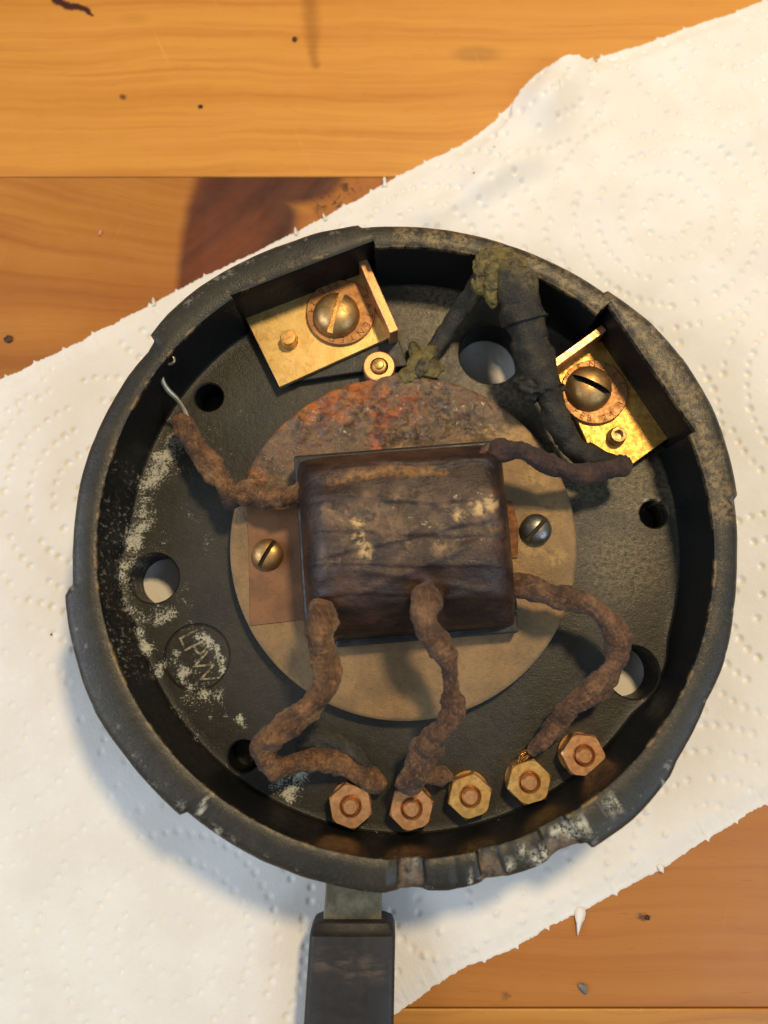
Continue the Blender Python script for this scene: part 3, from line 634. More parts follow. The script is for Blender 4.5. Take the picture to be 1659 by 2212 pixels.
outline = [(775, 487), (780, 493), (900, 491), (1000, 503), (1100, 530), (1200, 570), (1306, 633), (1313, 628), (1400, 692), (1480, 782), (1540, 882), (1578, 990), (1593, 1070), (1586, 1080), (1593, 1200), (1587, 1314),
           (1565, 1430), (1527, 1516), (1462, 1645), (1448, 1679), (1369, 1770), (1281, 1833), (1266, 1820), (1214, 1840), (1170, 1872), (1107, 1894), (1054, 1903), (1018, 1917), (969, 1927), (925, 1927), (889, 1923), (824, 1930),
           (705, 1910), (548, 1851), (402, 1754), (389, 1763), (279, 1646), (206, 1543), (165, 1430), (153, 1385), (145, 1340), (140, 1288), (147, 1273), (156, 1265), (156, 1213), (161, 1116), (174, 1036), (200, 955), (239, 874),
           (277, 810), (319, 761), (333, 736), (323, 726), (360, 680), (430, 620), (520, 567), (620, 525), (700, 500)]
def build_housing():
    n = 1080
    P = np.array([at(a, b, RIM - 1.2)[:2] for a, b in outline]); th = np.arctan2(P[:, 1] - CY, P[:, 0] - CX); rr = np.hypot(P[:, 0] - CX, P[:, 1] - CY)
    o = np.argsort(th); th, rr = th[o], rr[o]
    A = np.linspace(-math.pi, math.pi, n, endpoint=False)
    ro = np.interp(A, np.r_[th[-1] - 2 * math.pi, th, th[0] + 2 * math.pi], np.r_[rr[-1], rr, rr[0]])
    ro += 0.10 * fbm(A * 14, 0 * A, 3, 3)
    rit = np.full(n, 57.5); rib = np.full(n, 56.4)
    def ang(px, py, z): p = at(px, py, z); return math.atan2(p.y - CY, p.x - CX)
    def chord(pa, pb):
        a, b = at(*pa, RIM) - Vector((CX, CY, 0)), at(*pb, RIM) - Vector((CX, CY, 0))
        ta, tb = sorted((math.atan2(a.y, a.x), math.atan2(b.y, b.x)))
        nx, ny = -(b.y - a.y), b.x - a.x; dd = (nx * a.x + ny * a.y)
        m = (A > ta) & (A < tb); q = dd / (nx * np.cos(A) + ny * np.sin(A))
        rit[m] = q[m]; rib[m] = q[m] - 0.2
    chord((500, 637), (806, 520)); chord((1313, 655), (1503, 932))
    for px, py, w_, h_ in ((335, 1248, 0.13, 1.8), (1395, 1455, 0.12, 1.4)):
        a0 = ang(px, py, FLOOR); d = np.abs(((A - a0 + math.pi) % (2 * math.pi)) - math.pi); rib[:] = rib + h_ * np.exp(-(d / w_) ** 4)
    zt = np.full(n, RIM) + 0.12 * fbm(A * 9, 0 * A + 2, 8, 3)
    lowr = np.zeros(n)
    for pa, pb, py, dz in ((856, 921, 1892, 1.0), (1032, 1090, 1872, 0.9), (1174, 1262, 1832, 0.9)):
        ta, tb = sorted((ang(pa, py, RIM - 2), ang(pb, py, RIM - 2)))
        m = np.clip(np.minimum((A - ta) / 0.012, (tb - A) / 0.012), 0, 1); lowr = np.maximum(lowr, m * dz)
    zt -= lowr
    ta, tb = ang(835, 1900, RIM), ang(1265, 1825, RIM)
    mid = np.clip(np.minimum((A - ta) / 0.03, (tb - A) / 0.03), 0, 1); zt -= 0.8 * mid + 0.5 * mid * fbm(A * 26, 0 * A + 5, 12, 2)
    rit -= 0.15 * lowr
    c = lambda v: np.full(n, float(v))
    prof = [(c(40), c(0.4)), (ro - 3, c(0.4)), (ro - 1.8, c(1.4)), (ro - 1.1, c(4)), (ro - 1.0, zt - 7), (ro - 0.15, zt - 5.2), (ro, zt - 3), (ro, zt - 1.5), (ro - 0.25, zt - 0.8), (ro - 0.9, zt - 0.3), (ro - 1.8, zt - 0.05),
            (np.maximum(rit + 1.2, rit + (ro - rit) * 0.35), zt + 0.03), (rit + 0.6, zt - 0.06), (rit + 0.15, zt - 0.35), (rit, zt - 0.9), (rit * .75 + rib * .25, zt * .75 + 2.7), (rit * .4 + rib * .6, zt * .4 + 6.4), (rib + 0.10, c(11.2)), (rib - 0.05, c(10.5)), (rib - 0.35, c(10.12)), (rib - 0.9, c(10.0))] + [(c(q_), c(10)) for q_ in np.arange(54.5, 24, -0.9)]
    V = []
    for r_, z_ in prof: V.append(np.stack([CX + r_ * np.cos(A), CY + r_ * np.sin(A), z_], -1))
    V = np.concatenate(V); F = grid_faces(len(prof), n, True).tolist()
    k = len(V); V = np.vstack([V, [[CX, CY, 0.4], [CX, CY, 10.0]]])
    for j in range(n):
        F.append((k, (j + 1) % n, j)); b = (len(prof) - 1) * n; F.append((k + 1, b + j, b + (j + 1) % n))
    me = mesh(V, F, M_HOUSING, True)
    bm = bmesh.new(); bm.from_mesh(me); bmesh.ops.recalc_face_normals(bm, faces=bm.faces); bm.to_mesh(me); bm.free()
    cuts = []
    def hole(px, py, rpx, z0):
        p = at(px, py, FLOOR); r_ = rpx / FPX * (CAM_H - FLOOR)
        cuts.append(lathe([(0, z0), (r_, z0), (r_, FLOOR - 0.35), (r_ + 0.35, FLOOR + 0.05), (r_ + 0.35, FLOOR + 2), (0, FLOOR + 2)], M_HOUSING, 56, p.x, p.y, close=False))
    hole(333, 1249, 53, -1); hole(1060, 764, 71, -1); hole(1368, 1452, 55, -1)
    hole(451, 858, 32, 0.8); hole(1413, 1110, 31, 0.8); hole(525, 1634, 32, 0.8)
    p = at(426, 1420, FLOOR); cuts.append(lathe([(0, 9.45), (6.75, 9.45), (6.95, FLOOR + 1), (0, FLOOR + 1)], M_HOUSING, 64, p.x, p.y, close=False))
    me = boolean(me, cuts)
    if not me.materials: me.materials.append(M_HOUSING)
    me.polygons.foreach_set('material_index', [0] * len(me.polygons)); me.polygons.foreach_set('use_smooth', [True] * len(me.polygons))
    me.set_sharp_from_angle(angle=R(38)); stain_glint_masks(me)
    return obj('housing_body', me, ROOT)
BODY = build_housing()

# maker's badge in its recess
pb = at(426, 1420, 9.7)
badge_me = lathe([(0, 9.3), (6.45, 9.3), (6.5, 9.55), (6.3, 9.72)] + [(q_, 9.72) for q_ in np.arange(5.8, 0.3, -0.6)] + [(0, 9.72)], M_HOUSING, 64, pb.x, pb.y, close=False); stain_glint_masks(badge_me)
badge = obj('maker_badge', badge_me, ROOT, (0, 0, 0), label='round recessed badge with raised letters and white powder')
def letter_mat():
    s = Mat('letter_paint_worn')
    c = s.mix(s.rng(s.noise(0.8, 5, 0.7), 0.40, 0.62), lin(70, 65, 52), lin(176, 166, 132))
    return s.out(c, 0.7)
M_LETTER = letter_mat()
obj('lettering', text_mesh('LPW', 6.2, 0.16, M_LETTER, 0.85), badge, (pb.x + 0.2, pb.y - 0.1, 9.82), R(-63))

# ring plate under the coil, crusted with rust on its far side
RC = at(871, 1186, 13.5); RCX, RCY, RR = 3.9, 20.9, 34.8
def build_ring():
    n, m = 420, 96
    A = np.linspace(0, 2 * math.pi, n, endpoint=False); q = np.linspace(0, 1, m) ** 0.8
    rad = RR * q; X = RCX + rad[:, None] * np.cos(A); Y = RCY + rad[:, None] * np.sin(A)
    crust = np.zeros_like(X)
    for px, py, r_ in ((820, 890, 110), (900, 880, 110), (980, 890, 100), (740, 880, 90), (680, 920, 70), (860, 830, 70), (1050, 920, 60)):
        p = at(px, py, 13.5); d = np.hypot(X - p.x, Y - p.y) / (r_ / FPX * 158); crust = np.maximum(crust, 1 - sstep(0.4, 1.0, d))
    Z = 13.5 + crust * (0.35 + 1.3 * fbm(X * 0.35, Y * 0.35, 5, 5) + 0.9 * np.maximum(0, fbm(X * 0.9, Y * 0.9, 15, 4))) + 0.04 * fbm(X * .3, Y * .3, 25, 3)
    Z[-2:] -= np.array([0.05, 0.22])[:, None]
    low = [np.stack([RCX + RR * np.cos(A), RCY + RR * np.sin(A), 0 * A + z], -1) for z in (12.6, 12.4)] + [np.stack([RCX + (RR - 6) * np.cos(A), RCY + (RR - 6) * np.sin(A), 0 * A + 12.3], -1), np.stack([RCX + (RR - 7) * np.cos(A), RCY + (RR - 7) * np.sin(A), 0 * A + 10.02], -1)]
    V = np.concatenate([np.stack([X, Y, Z], -1).reshape(-1, 3)] + low)
    return mesh(V, grid_faces(m + 4, n, True).tolist(), M_RING, True)
RING = obj('ring_plate', build_ring(), ROOT, (0, 0, 0), label='round tan metal plate, rusty and crusted along one side')
RING.data.set_sharp_from_angle(angle=R(50))
def pxpoly(rows, z): return [tuple(at(a, b, z)[:2]) for a, b in rows]
obj('inlaid_strip', prism(pxpoly([(540, 1352), (537, 1180), (533, 1092), (680, 1085), (690, 1335)], 13.6), 13.3, 13.72, M_INLAY, 0.06, 1), RING)
obj('inlaid_strip', prism(pxpoly([(1060, 1085), (1106, 1083), (1120, 1140), (1118, 1205), (1070, 1210)], 13.6), 13.3, 13.9, brass('orange_copper_edge', (128, 88, 56), (104, 70, 44), 0.62, 0.5), 0.06, 1), RING)

# ------------------------------------------------------------------ slotted screws, washers, nuts
def screw_mesh(r, h, slot_w, slot_d, slot_ang, mat, flat=0.0, slot_shade=True):
    prof = [(0, -0.6), (r, -0.6), (r, 0.15 + flat)]
    for k in range(1, 9):
        a = k / 9 * math.pi / 2; prof.append((r * math.cos(a) ** 0.9, 0.15 + flat + (h - 0.15 - flat) * math.sin(a)))
    prof.append((0, h))
    m = lathe(prof, mat, 56, close=False)
    c, s_ = math.cos(slot_ang), math.sin(slot_ang); L_ = r * 1.5
    q = [(c * L_ - s_ * slot_w, s_ * L_ + c * slot_w), (-c * L_ - s_ * slot_w, -s_ * L_ + c * slot_w), (-c * L_ + s_ * slot_w, -s_ * L_ - c * slot_w), (c * L_ + s_ * slot_w, s_ * L_ - c * slot_w)]
    m = boolean(m, [prism(q, h - slot_d, h + 2, mat)])
    m.materials.clear(); m.materials.append(mat); m.materials.append(M_SLOT)
    for f in m.polygons:
        x, y, z = f.center / MM; wv = abs(-x * s_ + y * c); low = abs(z - (h - slot_d)) < 0.02 and f.normal.z > 0.9
        f.material_index = 1 if slot_shade and (low or (wv > slot_w - 0.02 and wv < slot_w + 0.02 and abs(f.normal.z) < 0.1 and z > h - slot_d - 0.01)) else 0
    m.polygons.foreach_set('use_smooth', [True] * len(m.polygons)); m.set_sharp_from_angle(angle=R(32))
    return m
def stamp_ring(words, parent, c, z, r, mat):
    """words: (text, start angle deg, step deg, tops outward?)"""
    bm = bmesh.new()
    for txt, a0, st, outw in words:
        for k, ch in enumerate(txt):
            if ch == ' ': continue
            a = R(a0 + st * k); me = text_mesh(ch, 1.95, 0.02, mat); rot = a - math.pi / 2 if outw else a + math.pi / 2
            for v in me.vertices:
                x, y = v.co.x, v.co.y
                v.co.x = x * math.cos(rot) - y * math.sin(rot) + r * math.cos(a) * MM; v.co.y = x * math.sin(rot) + y * math.cos(rot) + r * math.sin(a) * MM
            bm.from_mesh(me); bpy.data.meshes.remove(me)
    me = bpy.data.meshes.new('lettering'); bm.to_mesh(me); bm.free(); me.materials.append(mat)
    return obj('lettering', me, parent, (c.x, c.y, z))

PZ = 13.2
def contact(poly_px, mat, tabline, tabw, wash, dome, dome_r, wr, slot_ang, pin, hollow, words, bosspoly, label):
    boss = obj('insulating_block', prism(pxpoly(bosspoly, 12.0), 9.8, 12.0, M_BOSS, 0.25, 2), ROOT)
    pl = obj('contact_plate', prism(pxpoly(poly_px, PZ), 12.0, PZ, mat, 0.12, 2), ROOT, label=label)
    a, b = at(*tabline[0], 18.6), at(*tabline[1], 18.6); d = (b - a).normalized(); nrm = Vector((-d.y, d.x, 0)) * tabw * 0.5
    q = [a + nrm, a - nrm, b - nrm, b + nrm]
    obj('upright_tab', prism([(v.x, v.y) for v in q], 12.05, 18.6, M_COPPER, 0.18, 2), pl)
    c = at(*wash, 14.0)
    obj('washer', lathe([(2.2, PZ - 0.05), (wr - 0.1, PZ - 0.05), (wr, PZ + 0.1), (wr, 13.9), (wr - 0.15, 14.05), (2.2, 14.05)], M_WASHER, 72), pl, (c.x, c.y, 0))
    stamp_ring(words, pl, c, 14.06, (wr + dome_r) * 0.5 + 0.05, M_STAMP)
    e_ = at(*dome, 14.6)
    obj('screw', screw_mesh(dome_r, 3.3, 0.62, 1.9, slot_ang, M_DOME, slot_shade=hollow), pl, (e_.x, e_.y, 14.1))
    p = at(*pin, 15.6)
    prof = [(0, PZ - 0.3), (1.95, PZ - 0.3), (1.95, PZ + 0.35), (1.75, PZ + 0.6), (1.72, 15.2), (1.5, 15.6)]
    prof += [(0.95, 15.6), (0.85, 14.6), (0, 14.5)] if hollow else [(0, 15.65)]
    obj('contact_pin', lathe(prof, M_DOME if hollow else M_NUT, 40, close=False), pl, (p.x, p.y, 0))
    return pl
contact([(528, 683), (775, 572), (857, 722), (604, 836)], M_BRASS, ((781, 556), (852, 716)), 1.9, (736, 674), (727, 680), 4.9, 7.25, R(74), (622, 728), False,
        [('PATENTED', 33, -20.0, True), ('FEB 24 1', 100, 15.5, False)], [(540, 690), (780, 590), (862, 735), (882, 790), (800, 800), (612, 828)],
        'brass contact plate stamped washer and clean round pin')
contact([(1195, 792), (1312, 728), (1446, 945), (1366, 1003), (1270, 960)], M_BRASSY, ((1197, 786), (1306, 707)), 1.6, (1284, 846), (1272, 838), 4.75, 6.9, R(-27), (1337, 938), True,
        [('PATENTED', 198, -26.5, True), ('FEB 24 1', 226, 15.5, False)], [(1205, 800), (1305, 740), (1440, 950), (1368, 998), (1270, 960)],
        'shiny pitted brass contact plate with hollow pin, partly under the black taped lead')

def hex_nut(rf, h, mat):
    """hexagon with a turned, chamfered face and a threaded bore collar"""
    n = 72; rc = rf / math.cos(math.pi / 6); bm = bmesh.new()
    hexr = [rf / math.cos(((2 * math.pi * k / n) + math.pi / 6) % (math.pi / 3) - math.pi / 6) for k in range(n)]
    def ring(rs, zs): return [bm.verts.new((rs[k] * math.cos(2 * math.pi * k / n), rs[k] * math.sin(2 * math.pi * k / n), zs[k])) for k in range(n)]
    ch = [max(0.0, (hexr[k] - rf * 1.04)) * 0.5 for k in range(n)]
    rings = [ring([1.9] * n, [0] * n), ring(hexr, [0.0 + c_ for c_ in ch]), ring(hexr, [h - 0.12 - c_ for c_ in ch]), ring([min(r_ - 0.12, rf * 1.04) for r_ in hexr], [h] * n),
             ring([2.15] * n, [h] * n), ring([2.0] * n, [h - 0.25] * n), ring([1.7] * n, [h - 0.5] * n)]
    for a, b in zip(rings[:-1], rings[1:]):
        for k in range(n): bm.faces.new((a[k], b[k], b[(k + 1) % n], a[(k + 1) % n]))
    bmesh.ops.recalc_face_normals(bm, faces=bm.faces)
    return bm_mesh(bm, mat, True, angle=28)
def stud_mesh(mat, top):
    prof = [(0, 0), (1.75, 0)]
    z = 2.4
    while z < top - 0.5: prof += [(1.62, z), (1.48, z + 0.22)]; z += 0.44
    prof += [(1.55, top - 0.35), (1.25, top), (1.1, top), (1.05, top - 0.08), (0, top - 0.08)]
    return lathe(prof, mat, 40, close=False, angle=28)
NUTM = [hex_nut(3.80, 3.3, M_COPPER), hex_nut(3.80, 3.3, M_NUT)]; STUD = stud_mesh(M_COPPER, 4.8); NW = lathe([(2.0, 0), (3.95, 0), (4.0, 0.3), (3.9, 0.6), (2.0, 0.6)], M_DOME, 56)
for px, py, mi, ro_, wo, lab in ((757, 1742, 0, 10, (0.0, 0.35), 'copper-toned hex nut at the end of the row by the bent brown wire'), (889, 1747, 0, 46, (0.3, 0.4), 'copper-toned hex nut under the end of the middle brown wire'),
                       (1016, 1721, 1, 48, (0.1, 0.5), 'yellow brass hex nut in the middle of the row'), (1144, 1690, 1, 46, (-0.4, 0.2), 'yellow brass hex nut with a bare copper wire end'),
                       (1262, 1632, 0, 25, (-0.5, 0.1), 'brass hex nut at the end of the row with no wire')):
    p = at(px, py, 14.0)
    nt = obj('terminal_nut', NUTM[mi], ROOT, (p.x, p.y, 10.65), R(ro_), lab)
    obj('stud', STUD, nt, (p.x, p.y, 10.0)).rotation_euler.z = -R(ro_)
    wv = Vector((wo[0], wo[1], 0)) * 0.7; wv.rotate(__import__('mathutils').Euler((0, 0, -R(ro_))))
    wsh = obj('washer', NW, nt, (p.x, p.y, 10.0)); wsh.location.x = wv.x * MM; wsh.location.y = wv.y * MM
p = at(819, 790, 14.0)
nt = obj('round_nut', lathe([(1.9, 0), (3.3, 0), (3.35, 3.4), (3.1, 3.7), (1.9, 3.7)], M_COPPER, 48), ROOT, (p.x, p.y, 10.0), 0, 'small round brass nut beside the rusty crust')
obj('stud', lathe([(0, 0), (1.6, 0), (1.6, 3.9), (1.35, 4.3), (1.0, 4.4), (0.8, 4.9), (0, 5.1)], M_NUT, 40, close=False), nt, (p.x, p.y, 10.0))
for px, py, a_, m_, lab in ((577, 1196, 60, M_DOME, 'tarnished slotted screw on the copper strip'), (1160, 1142, 48, M_STEEL, 'blue-grey slotted screw beside the coil')):
    p = at(px, py, 15.2); obj('slotted_screw', screw_mesh(3.15, 2.5, 0.42, 1.5, R(a_), m_, 0.3), ROOT, (p.x, p.y, 13.75), 0, lab)

# ------------------------------------------------------------------ the coil: wound bobbin in varnished cloth
CA = R(4.6); CB = 14.0; CH = 17.5
pb_, pt_ = at(885, 1378, CB), at(885, 962, CB + 9)
ccy = (pb_.y + pt_.y) / 2; ca_ = (pt_.y - pb_.y) / 2; pl_, pr_ = at(648, 1160, 24), at(1106, 1160, 24); ccx = (pl_.x + pr_.x) / 2; cl_ = (pr_.x - pl_.x) / 2
def c_local(x, y):
    dx, dy = x - ccx, y - ccy; return dx * math.cos(CA) + dy * math.sin(CA), -dx * math.sin(CA) + dy * math.cos(CA)
def c_world(u, v): return ccx + u * math.cos(CA) - v * math.sin(CA), ccy + u * math.sin(CA) + v * math.cos(CA)
def coil_z(u, v, detail=True):
    e_ = np.clip(1 - np.abs(u / cl_) ** 9, 0, 1) ** (1 / 3.2); k = sum(np.interp(v / ca_ + dq, [-1.0, -0.95, -0.66, -0.34, 0.36, 0.74, 0.95, 1.0], [0, 0.40, 0.84, 0.97, 1.0, 0.90, 0.55, 0]) for dq in (-0.03, 0, 0.03)) / 3
    z = CB + CH * e_ * k
    if detail:
        b = v + 0.10 * u + 2.6 * fbm(u * 0.06, v * 0.06, 3, 3)
        saw = (b / 6.1) % 1.0; z = z + (0.38 * (sstep(0, 0.08, saw) - saw) + 0.6 * fbm(u * 0.10, v * 0.2, 9, 3) + 0.14 * fbm(u * 0.5, v * 0.7, 19, 3)) * e_ * np.minimum(1, k * 2)
        d = np.hypot(u - 4.0, v + 10.0); z = z - 1.6 * np.exp(-(d / 2.6) ** 2)                                 # where the middle lead comes out
        ln = v - (-1.2 + 0.145 * u) + 0.5 * fbm(u * 0.3, v * 0.3, 29, 3); z = z + 0.4 * sstep(-0.15, 0.25, ln) * e_ * (np.abs(v) < 14) * sstep(-19, -14, u)
        for q, sl in ((-5.5, 0.35), (-9.0, -0.25), (-12.5, 0.15)):                                                # folds pulled towards the middle lead
            z = z + 0.35 * np.exp(-((v - q - sl * (u - 4.0)) / 0.7) ** 2) * e_ * np.exp(-((u - 2) / 13) ** 2)
    return z
def build_coil():
    n, m = 170, 190
    q = np.linspace(-1, 1, n); u = cl_ * np.sign(q) * (1 - (1 - np.abs(q)) ** 1.6); q = np.linspace(-1, 1, m); v = ca_ * np.sin(q * math.pi / 2)
    Ug, Vg = np.meshgrid(u, v, indexing='ij'); Z = coil_z(Ug, Vg); X, Y = c_world(Ug, Vg)
    return mesh(np.stack([X, Y, Z], -1).reshape(-1, 3), grid_faces(n, m).tolist(), M_COIL, True)
COIL = obj('coil', build_coil(), ROOT, (0, 0, 0), label='rectangular coil wrapped in dark brown varnished cloth')
def rect_local(ua, ub, va, vb): return [c_world(u_, v_) for u_, v_ in ((ua, va), (ub, va), (ub, vb), (ua, vb))]
obj('bobbin_flange', prism(rect_local(-cl_ + 5.0, cl_ + 0.45, -ca_ - 0.7, -ca_ + 6.2), 13.6, 17.6, M_BLACK, 0.35, 2), COIL)
obj('bobbin_flange', prism(rect_local(-cl_ - 0.5, cl_ + 0.3, ca_ - 8, ca_ + 0.3), 13.6, 20.5, M_BLACK, 0.5, 2), COIL)
obj('bobbin_core', prism(rect_local(-cl_ - 0.6, cl_ + 0.5, -ca_ + 3, ca_ - 3), 13.6, 19.0, M_BLACK, 0.6, 2), COIL)
# ------------------------------------------------------------------ leads
def lead(name, rows, mat, label=None, slim=0.88, fuzz=260, **kw):
    P = px_path([(a, b, z, r * slim) for a, b, z, r in rows])
    if 'wrap' not in kw: kw.update(weave=0.08, step=0.28, n=44, twist=0.30)
    o = obj(name, tube(P, mat, **kw), ROOT, label=label)
    C = spline(P, 0.5); V = []; F = []                                          # loose fibres standing off the cloth
    for k in range(fuzz):
        c = C[int(rng.uniform(0, len(C)))]; d = Vector(rng.normal(0, 1, 3)).normalized(); t = Vector(rng.normal(0, 1, 3)).normalized(); ln = rng.uniform(0.5, 1.7); p = Vector(c[:3]) + d * (c[3] * 0.92)
        side = d.cross(t).normalized() * 0.035; b = len(V)
        for q in (0, 0.5, 1.0):
            m = p + d * ln * q * 0.6 + t * ln * q * q * 0.7; V += [tuple(m - side * (1.1 - q)), tuple(m + side * (1.1 - q))]
        F += [(b, b + 1, b + 3, b + 2), (b + 2, b + 3, b + 5, b + 4)]
    f = obj('loose_fibres', mesh(V, F, mat, True, uv=[(0, 0)] * len(V)), o); f['kind'] = 'stuff'
    return o
LW = lead('coil_lead', [(672, 1055, 23, 1.3), (645, 1064, 22.5, 1.9), (615, 1075, 21, 2.5), (580, 1076, 20, 2.6), (545, 1062, 19.5, 2.45), (505, 1066, 19, 2.35), (482, 1040, 18.8, 2.3), (458, 1010, 18, 2.6), (430, 975, 17, 2.55), (408, 940, 16.5, 2.4), (393, 910, 16.2, 2.1), (388, 897, 16.2, 1.6)], M_WIREO,
          'orange-brown cloth lead ending in a bare curled wire', lump=0.55, seed=1)
obj('frayed_stub', tube(px_path([(510, 1070, 18.6, 2.0), (494, 1084, 18.3, 1.7), (482, 1090, 18.2, 0.9)]), M_WIRED, lump=0.4, seed=12), LW)
obj('bare_wire', tube(px_path([(408, 908, 16.4, 0.45), (398, 885, 17.0, 0.50), (382, 862, 18, 0.55), (362, 842, 19.5, 0.6), (351, 822, 20.8, 0.5), (350, 800, 22, 0.42), (358, 788, 22.6, 0.36), (370, 786, 22.8, 0.34), (377, 780, 23, 0.32), (374, 770, 23.2, 0.3), (362, 770, 23.3, 0.28), (357, 778, 23.2, 0.24)]), M_SILVER, n=12, step=0.3, flat=0.55), LW)
L2 = lead('coil_lead', [(700, 1300, 29.5, 2.0), (694, 1335, 30, 3.0), (692, 1375, 29, 3.15), (702, 1420, 27.5, 2.7), (706, 1460, 26.5, 2.5), (694, 1500, 25.6, 2.65), (662, 1535, 25.0, 2.6), (622, 1566, 24.4, 2.6), (588, 1592, 23.6, 2.75), (568, 1614, 22.5, 2.6), (570, 1640, 20.5, 2.3), (592, 1658, 18, 2.3), (630, 1650, 16.2, 2.35), (680, 1640, 15, 2.35), (728, 1648, 14.2, 2.3), (772, 1668, 13.4, 2.35), (806, 1690, 13, 2.4), (826, 1704, 12.7, 1.4)], M_WIREO,
          'thick brown cloth lead bent back on itself by a round hole', lump=0.65, seed=2)
obj('frayed_stub', tube(px_path([(640, 1612, 13.2, 1.5), (690, 1598, 13.2, 1.9), (740, 1615, 13, 1.7), (775, 1640, 12.6, 1.4), (800, 1655, 12.2, 0.7)]), M_TAPE, lump=0.8, lscale=0.8, seed=7), L2)
L3 = lead('coil_lead', [(926, 1270, 30.4, 2.0), (922, 1290, 31.4, 2.5), (916, 1320, 31, 2.75), (922, 1352, 30, 2.6), (942, 1385, 29, 2.5), (962, 1415, 28, 2.2), (970, 1452, 27, 1.7), (975, 1490, 26, 1.9), (976, 1530, 24.5, 2.2), (962, 1566, 23, 2.1), (936, 1596, 21.5, 2.8), (916, 1630, 19.5, 3.0), (900, 1662, 18, 3.0), (884, 1690, 17, 2.9), (876, 1706, 16.2, 1.8)], M_WIRE,
          'brown cloth lead hanging from the middle of the coil', lump=0.65, seed=3)
obj('frayed_stub', tube(px_path([(905, 1678, 14.5, 1.6), (935, 1676, 13.8, 1.7), (960, 1676, 13.3, 1.6), (976, 1684, 12.6, 0.6)]), M_WIRE, lump=0.5, lscale=0.7, seed=17), L3)
L4 = lead('coil_lead', [(1092, 1262, 22.5, 1.4), (1112, 1264, 22.8, 2.2), (1150, 1273, 23, 2.6), (1195, 1287, 23, 2.65), (1240, 1297, 22.6, 2.3), (1282, 1313, 22, 2.2), (1314, 1340, 21, 2.4), (1334, 1378, 20, 2.5), (1330, 1418, 19, 2.5), (1318, 1450, 18.2, 2.35), (1300, 1478, 17.6, 2.5), (1272, 1496, 17, 2.6), (1240, 1520, 16.2, 2.4), (1214, 1550, 15.2, 2.1), (1186, 1584, 14.2, 1.95), (1160, 1612, 13.4, 1.75), (1146, 1628, 13, 1.3)], M_WIRE,
          'brown cloth lead looping from the coil past a hole to a brass nut', lump=0.5, seed=4)
M_FIL = brass('bare_copper_strand', (196, 140, 66), (150, 104, 50), 0.3, 0.3)
for k in range(6):
    a = k * 1.05
    obj('copper_strand', tube(px_path([(1150 + 6 * math.cos(a), 1622 + 5 * math.sin(a), 13, 0.16), (1132 + 9 * math.cos(a), 1632 + 8 * math.sin(a), 13.4 + 0.5 * math.sin(a), 0.16), (1124 + 5 * math.sin(a), 1648, 13.2, 0.16), (1132 + 4 * math.cos(a), 1664, 11.4, 0.16)]), M_FIL, n=6, step=0.4), L4)
L5 = lead('coil_lead', [(1040, 985, 25, 1.2), (1062, 975, 26.5, 2.0), (1095, 971, 27, 2.3), (1135, 977, 26, 2.15), (1175, 997, 24.6, 2.1), (1215, 1016, 23, 2.1), (1260, 1024, 21.5, 2.15), (1300, 1020, 20.2, 2.2), (1338, 1008, 19.2, 2.1), (1358, 996, 18.8, 1.6)], M_WIRED,
          'dark cloth lead running from the coil corner to the taped cable', lump=0.45, seed=5)
obj('binding_thread', tube(px_path([(1020, 1004, 27.2, 0.5), (1035, 988, 27.6, 0.7), (1050, 968, 28.2, 0.5), (1056, 958, 28.4, 0.2)]), M_WIREO, n=10, lump=0.2), L5)
TC = lead('taped_cable', [(1098, 572, 24.6, 2.2), (1102, 588, 24.6, 3.2), (1112, 620, 24.4, 4.0), (1124, 660, 23.6, 4.0), (1134, 694, 22.8, 4.1), (1135, 698, 22.7, 3.4), (1146, 735, 22, 3.5), (1158, 785, 21, 3.45), (1168, 815, 20.4, 3.3), (1178, 838, 19.8, 3.2), (1180, 846, 19.6, 2.5), (1194, 878, 18.8, 2.2), (1206, 910, 18, 2.2), (1222, 944, 17.4, 2.2), (1250, 974, 17, 2.2), (1286, 992, 16.8, 2.2), (1322, 1002, 16.6, 2.0), (1345, 1004, 16.4, 1.2)], M_CABLE,
          'black taped cable crossing the rim beside a large hole', slim=1.0, lump=0.5, lscale=0.3, seed=6, n=32, wrap=0.6)
for pts_, rr_ in (([(1124, 832, 21.5), (1150, 836, 22.6), (1182, 842, 21.6)], 1.3), ([(1120, 815, 20.5), (1140, 850, 20), (1160, 862, 20.4)], 1.5), ([(1170, 850, 21.2), (1200, 845, 20.5), (1216, 838, 18.6)], 0.9)):
    obj('frayed_stub', tube(px_path([p_ + (rr_ * (0.6 if i_ == 2 else 1),) for i_, p_ in enumerate(pts_)]), M_CABLE, lump=0.9, lscale=0.8, seed=9), TC)
obj('side_strand', tube(px_path([(1062, 575, 25.3, 1.6), (1040, 606, 23.4, 2.3), (1016, 640, 20, 2.1), (986, 682, 16.5, 1.9), (958, 725, 14, 1.9), (934, 762, 13.4, 1.8), (912, 792, 14.2, 1.6), (900, 812, 14.4, 1.0)]), M_CABLE, lump=0.35, flat=0.6, seed=8), TC)
def blob(px, py, z, rx, ry, rz, rot, seed, mat, amp=0.2):
    bm = bmesh.new(); bmesh.ops.create_icosphere(bm, subdivisions=4, radius=1.0); c_, s_ = math.cos(rot), math.sin(rot); p_ = at(px, py, z)
    for v in bm.verts:
        d = 1 + amp * mnoise.fractal(v.co * 1.7 + Vector((seed, 0, 0)), 0.8, 2.0, 5); x, y, zz = v.co.x * rx * d, v.co.y * ry * d, v.co.z * rz * d
        v.co = (p_.x + x * c_ - y * s_, p_.y + x * s_ + y * c_, z + zz)
    return bm_mesh(bm, mat, True)
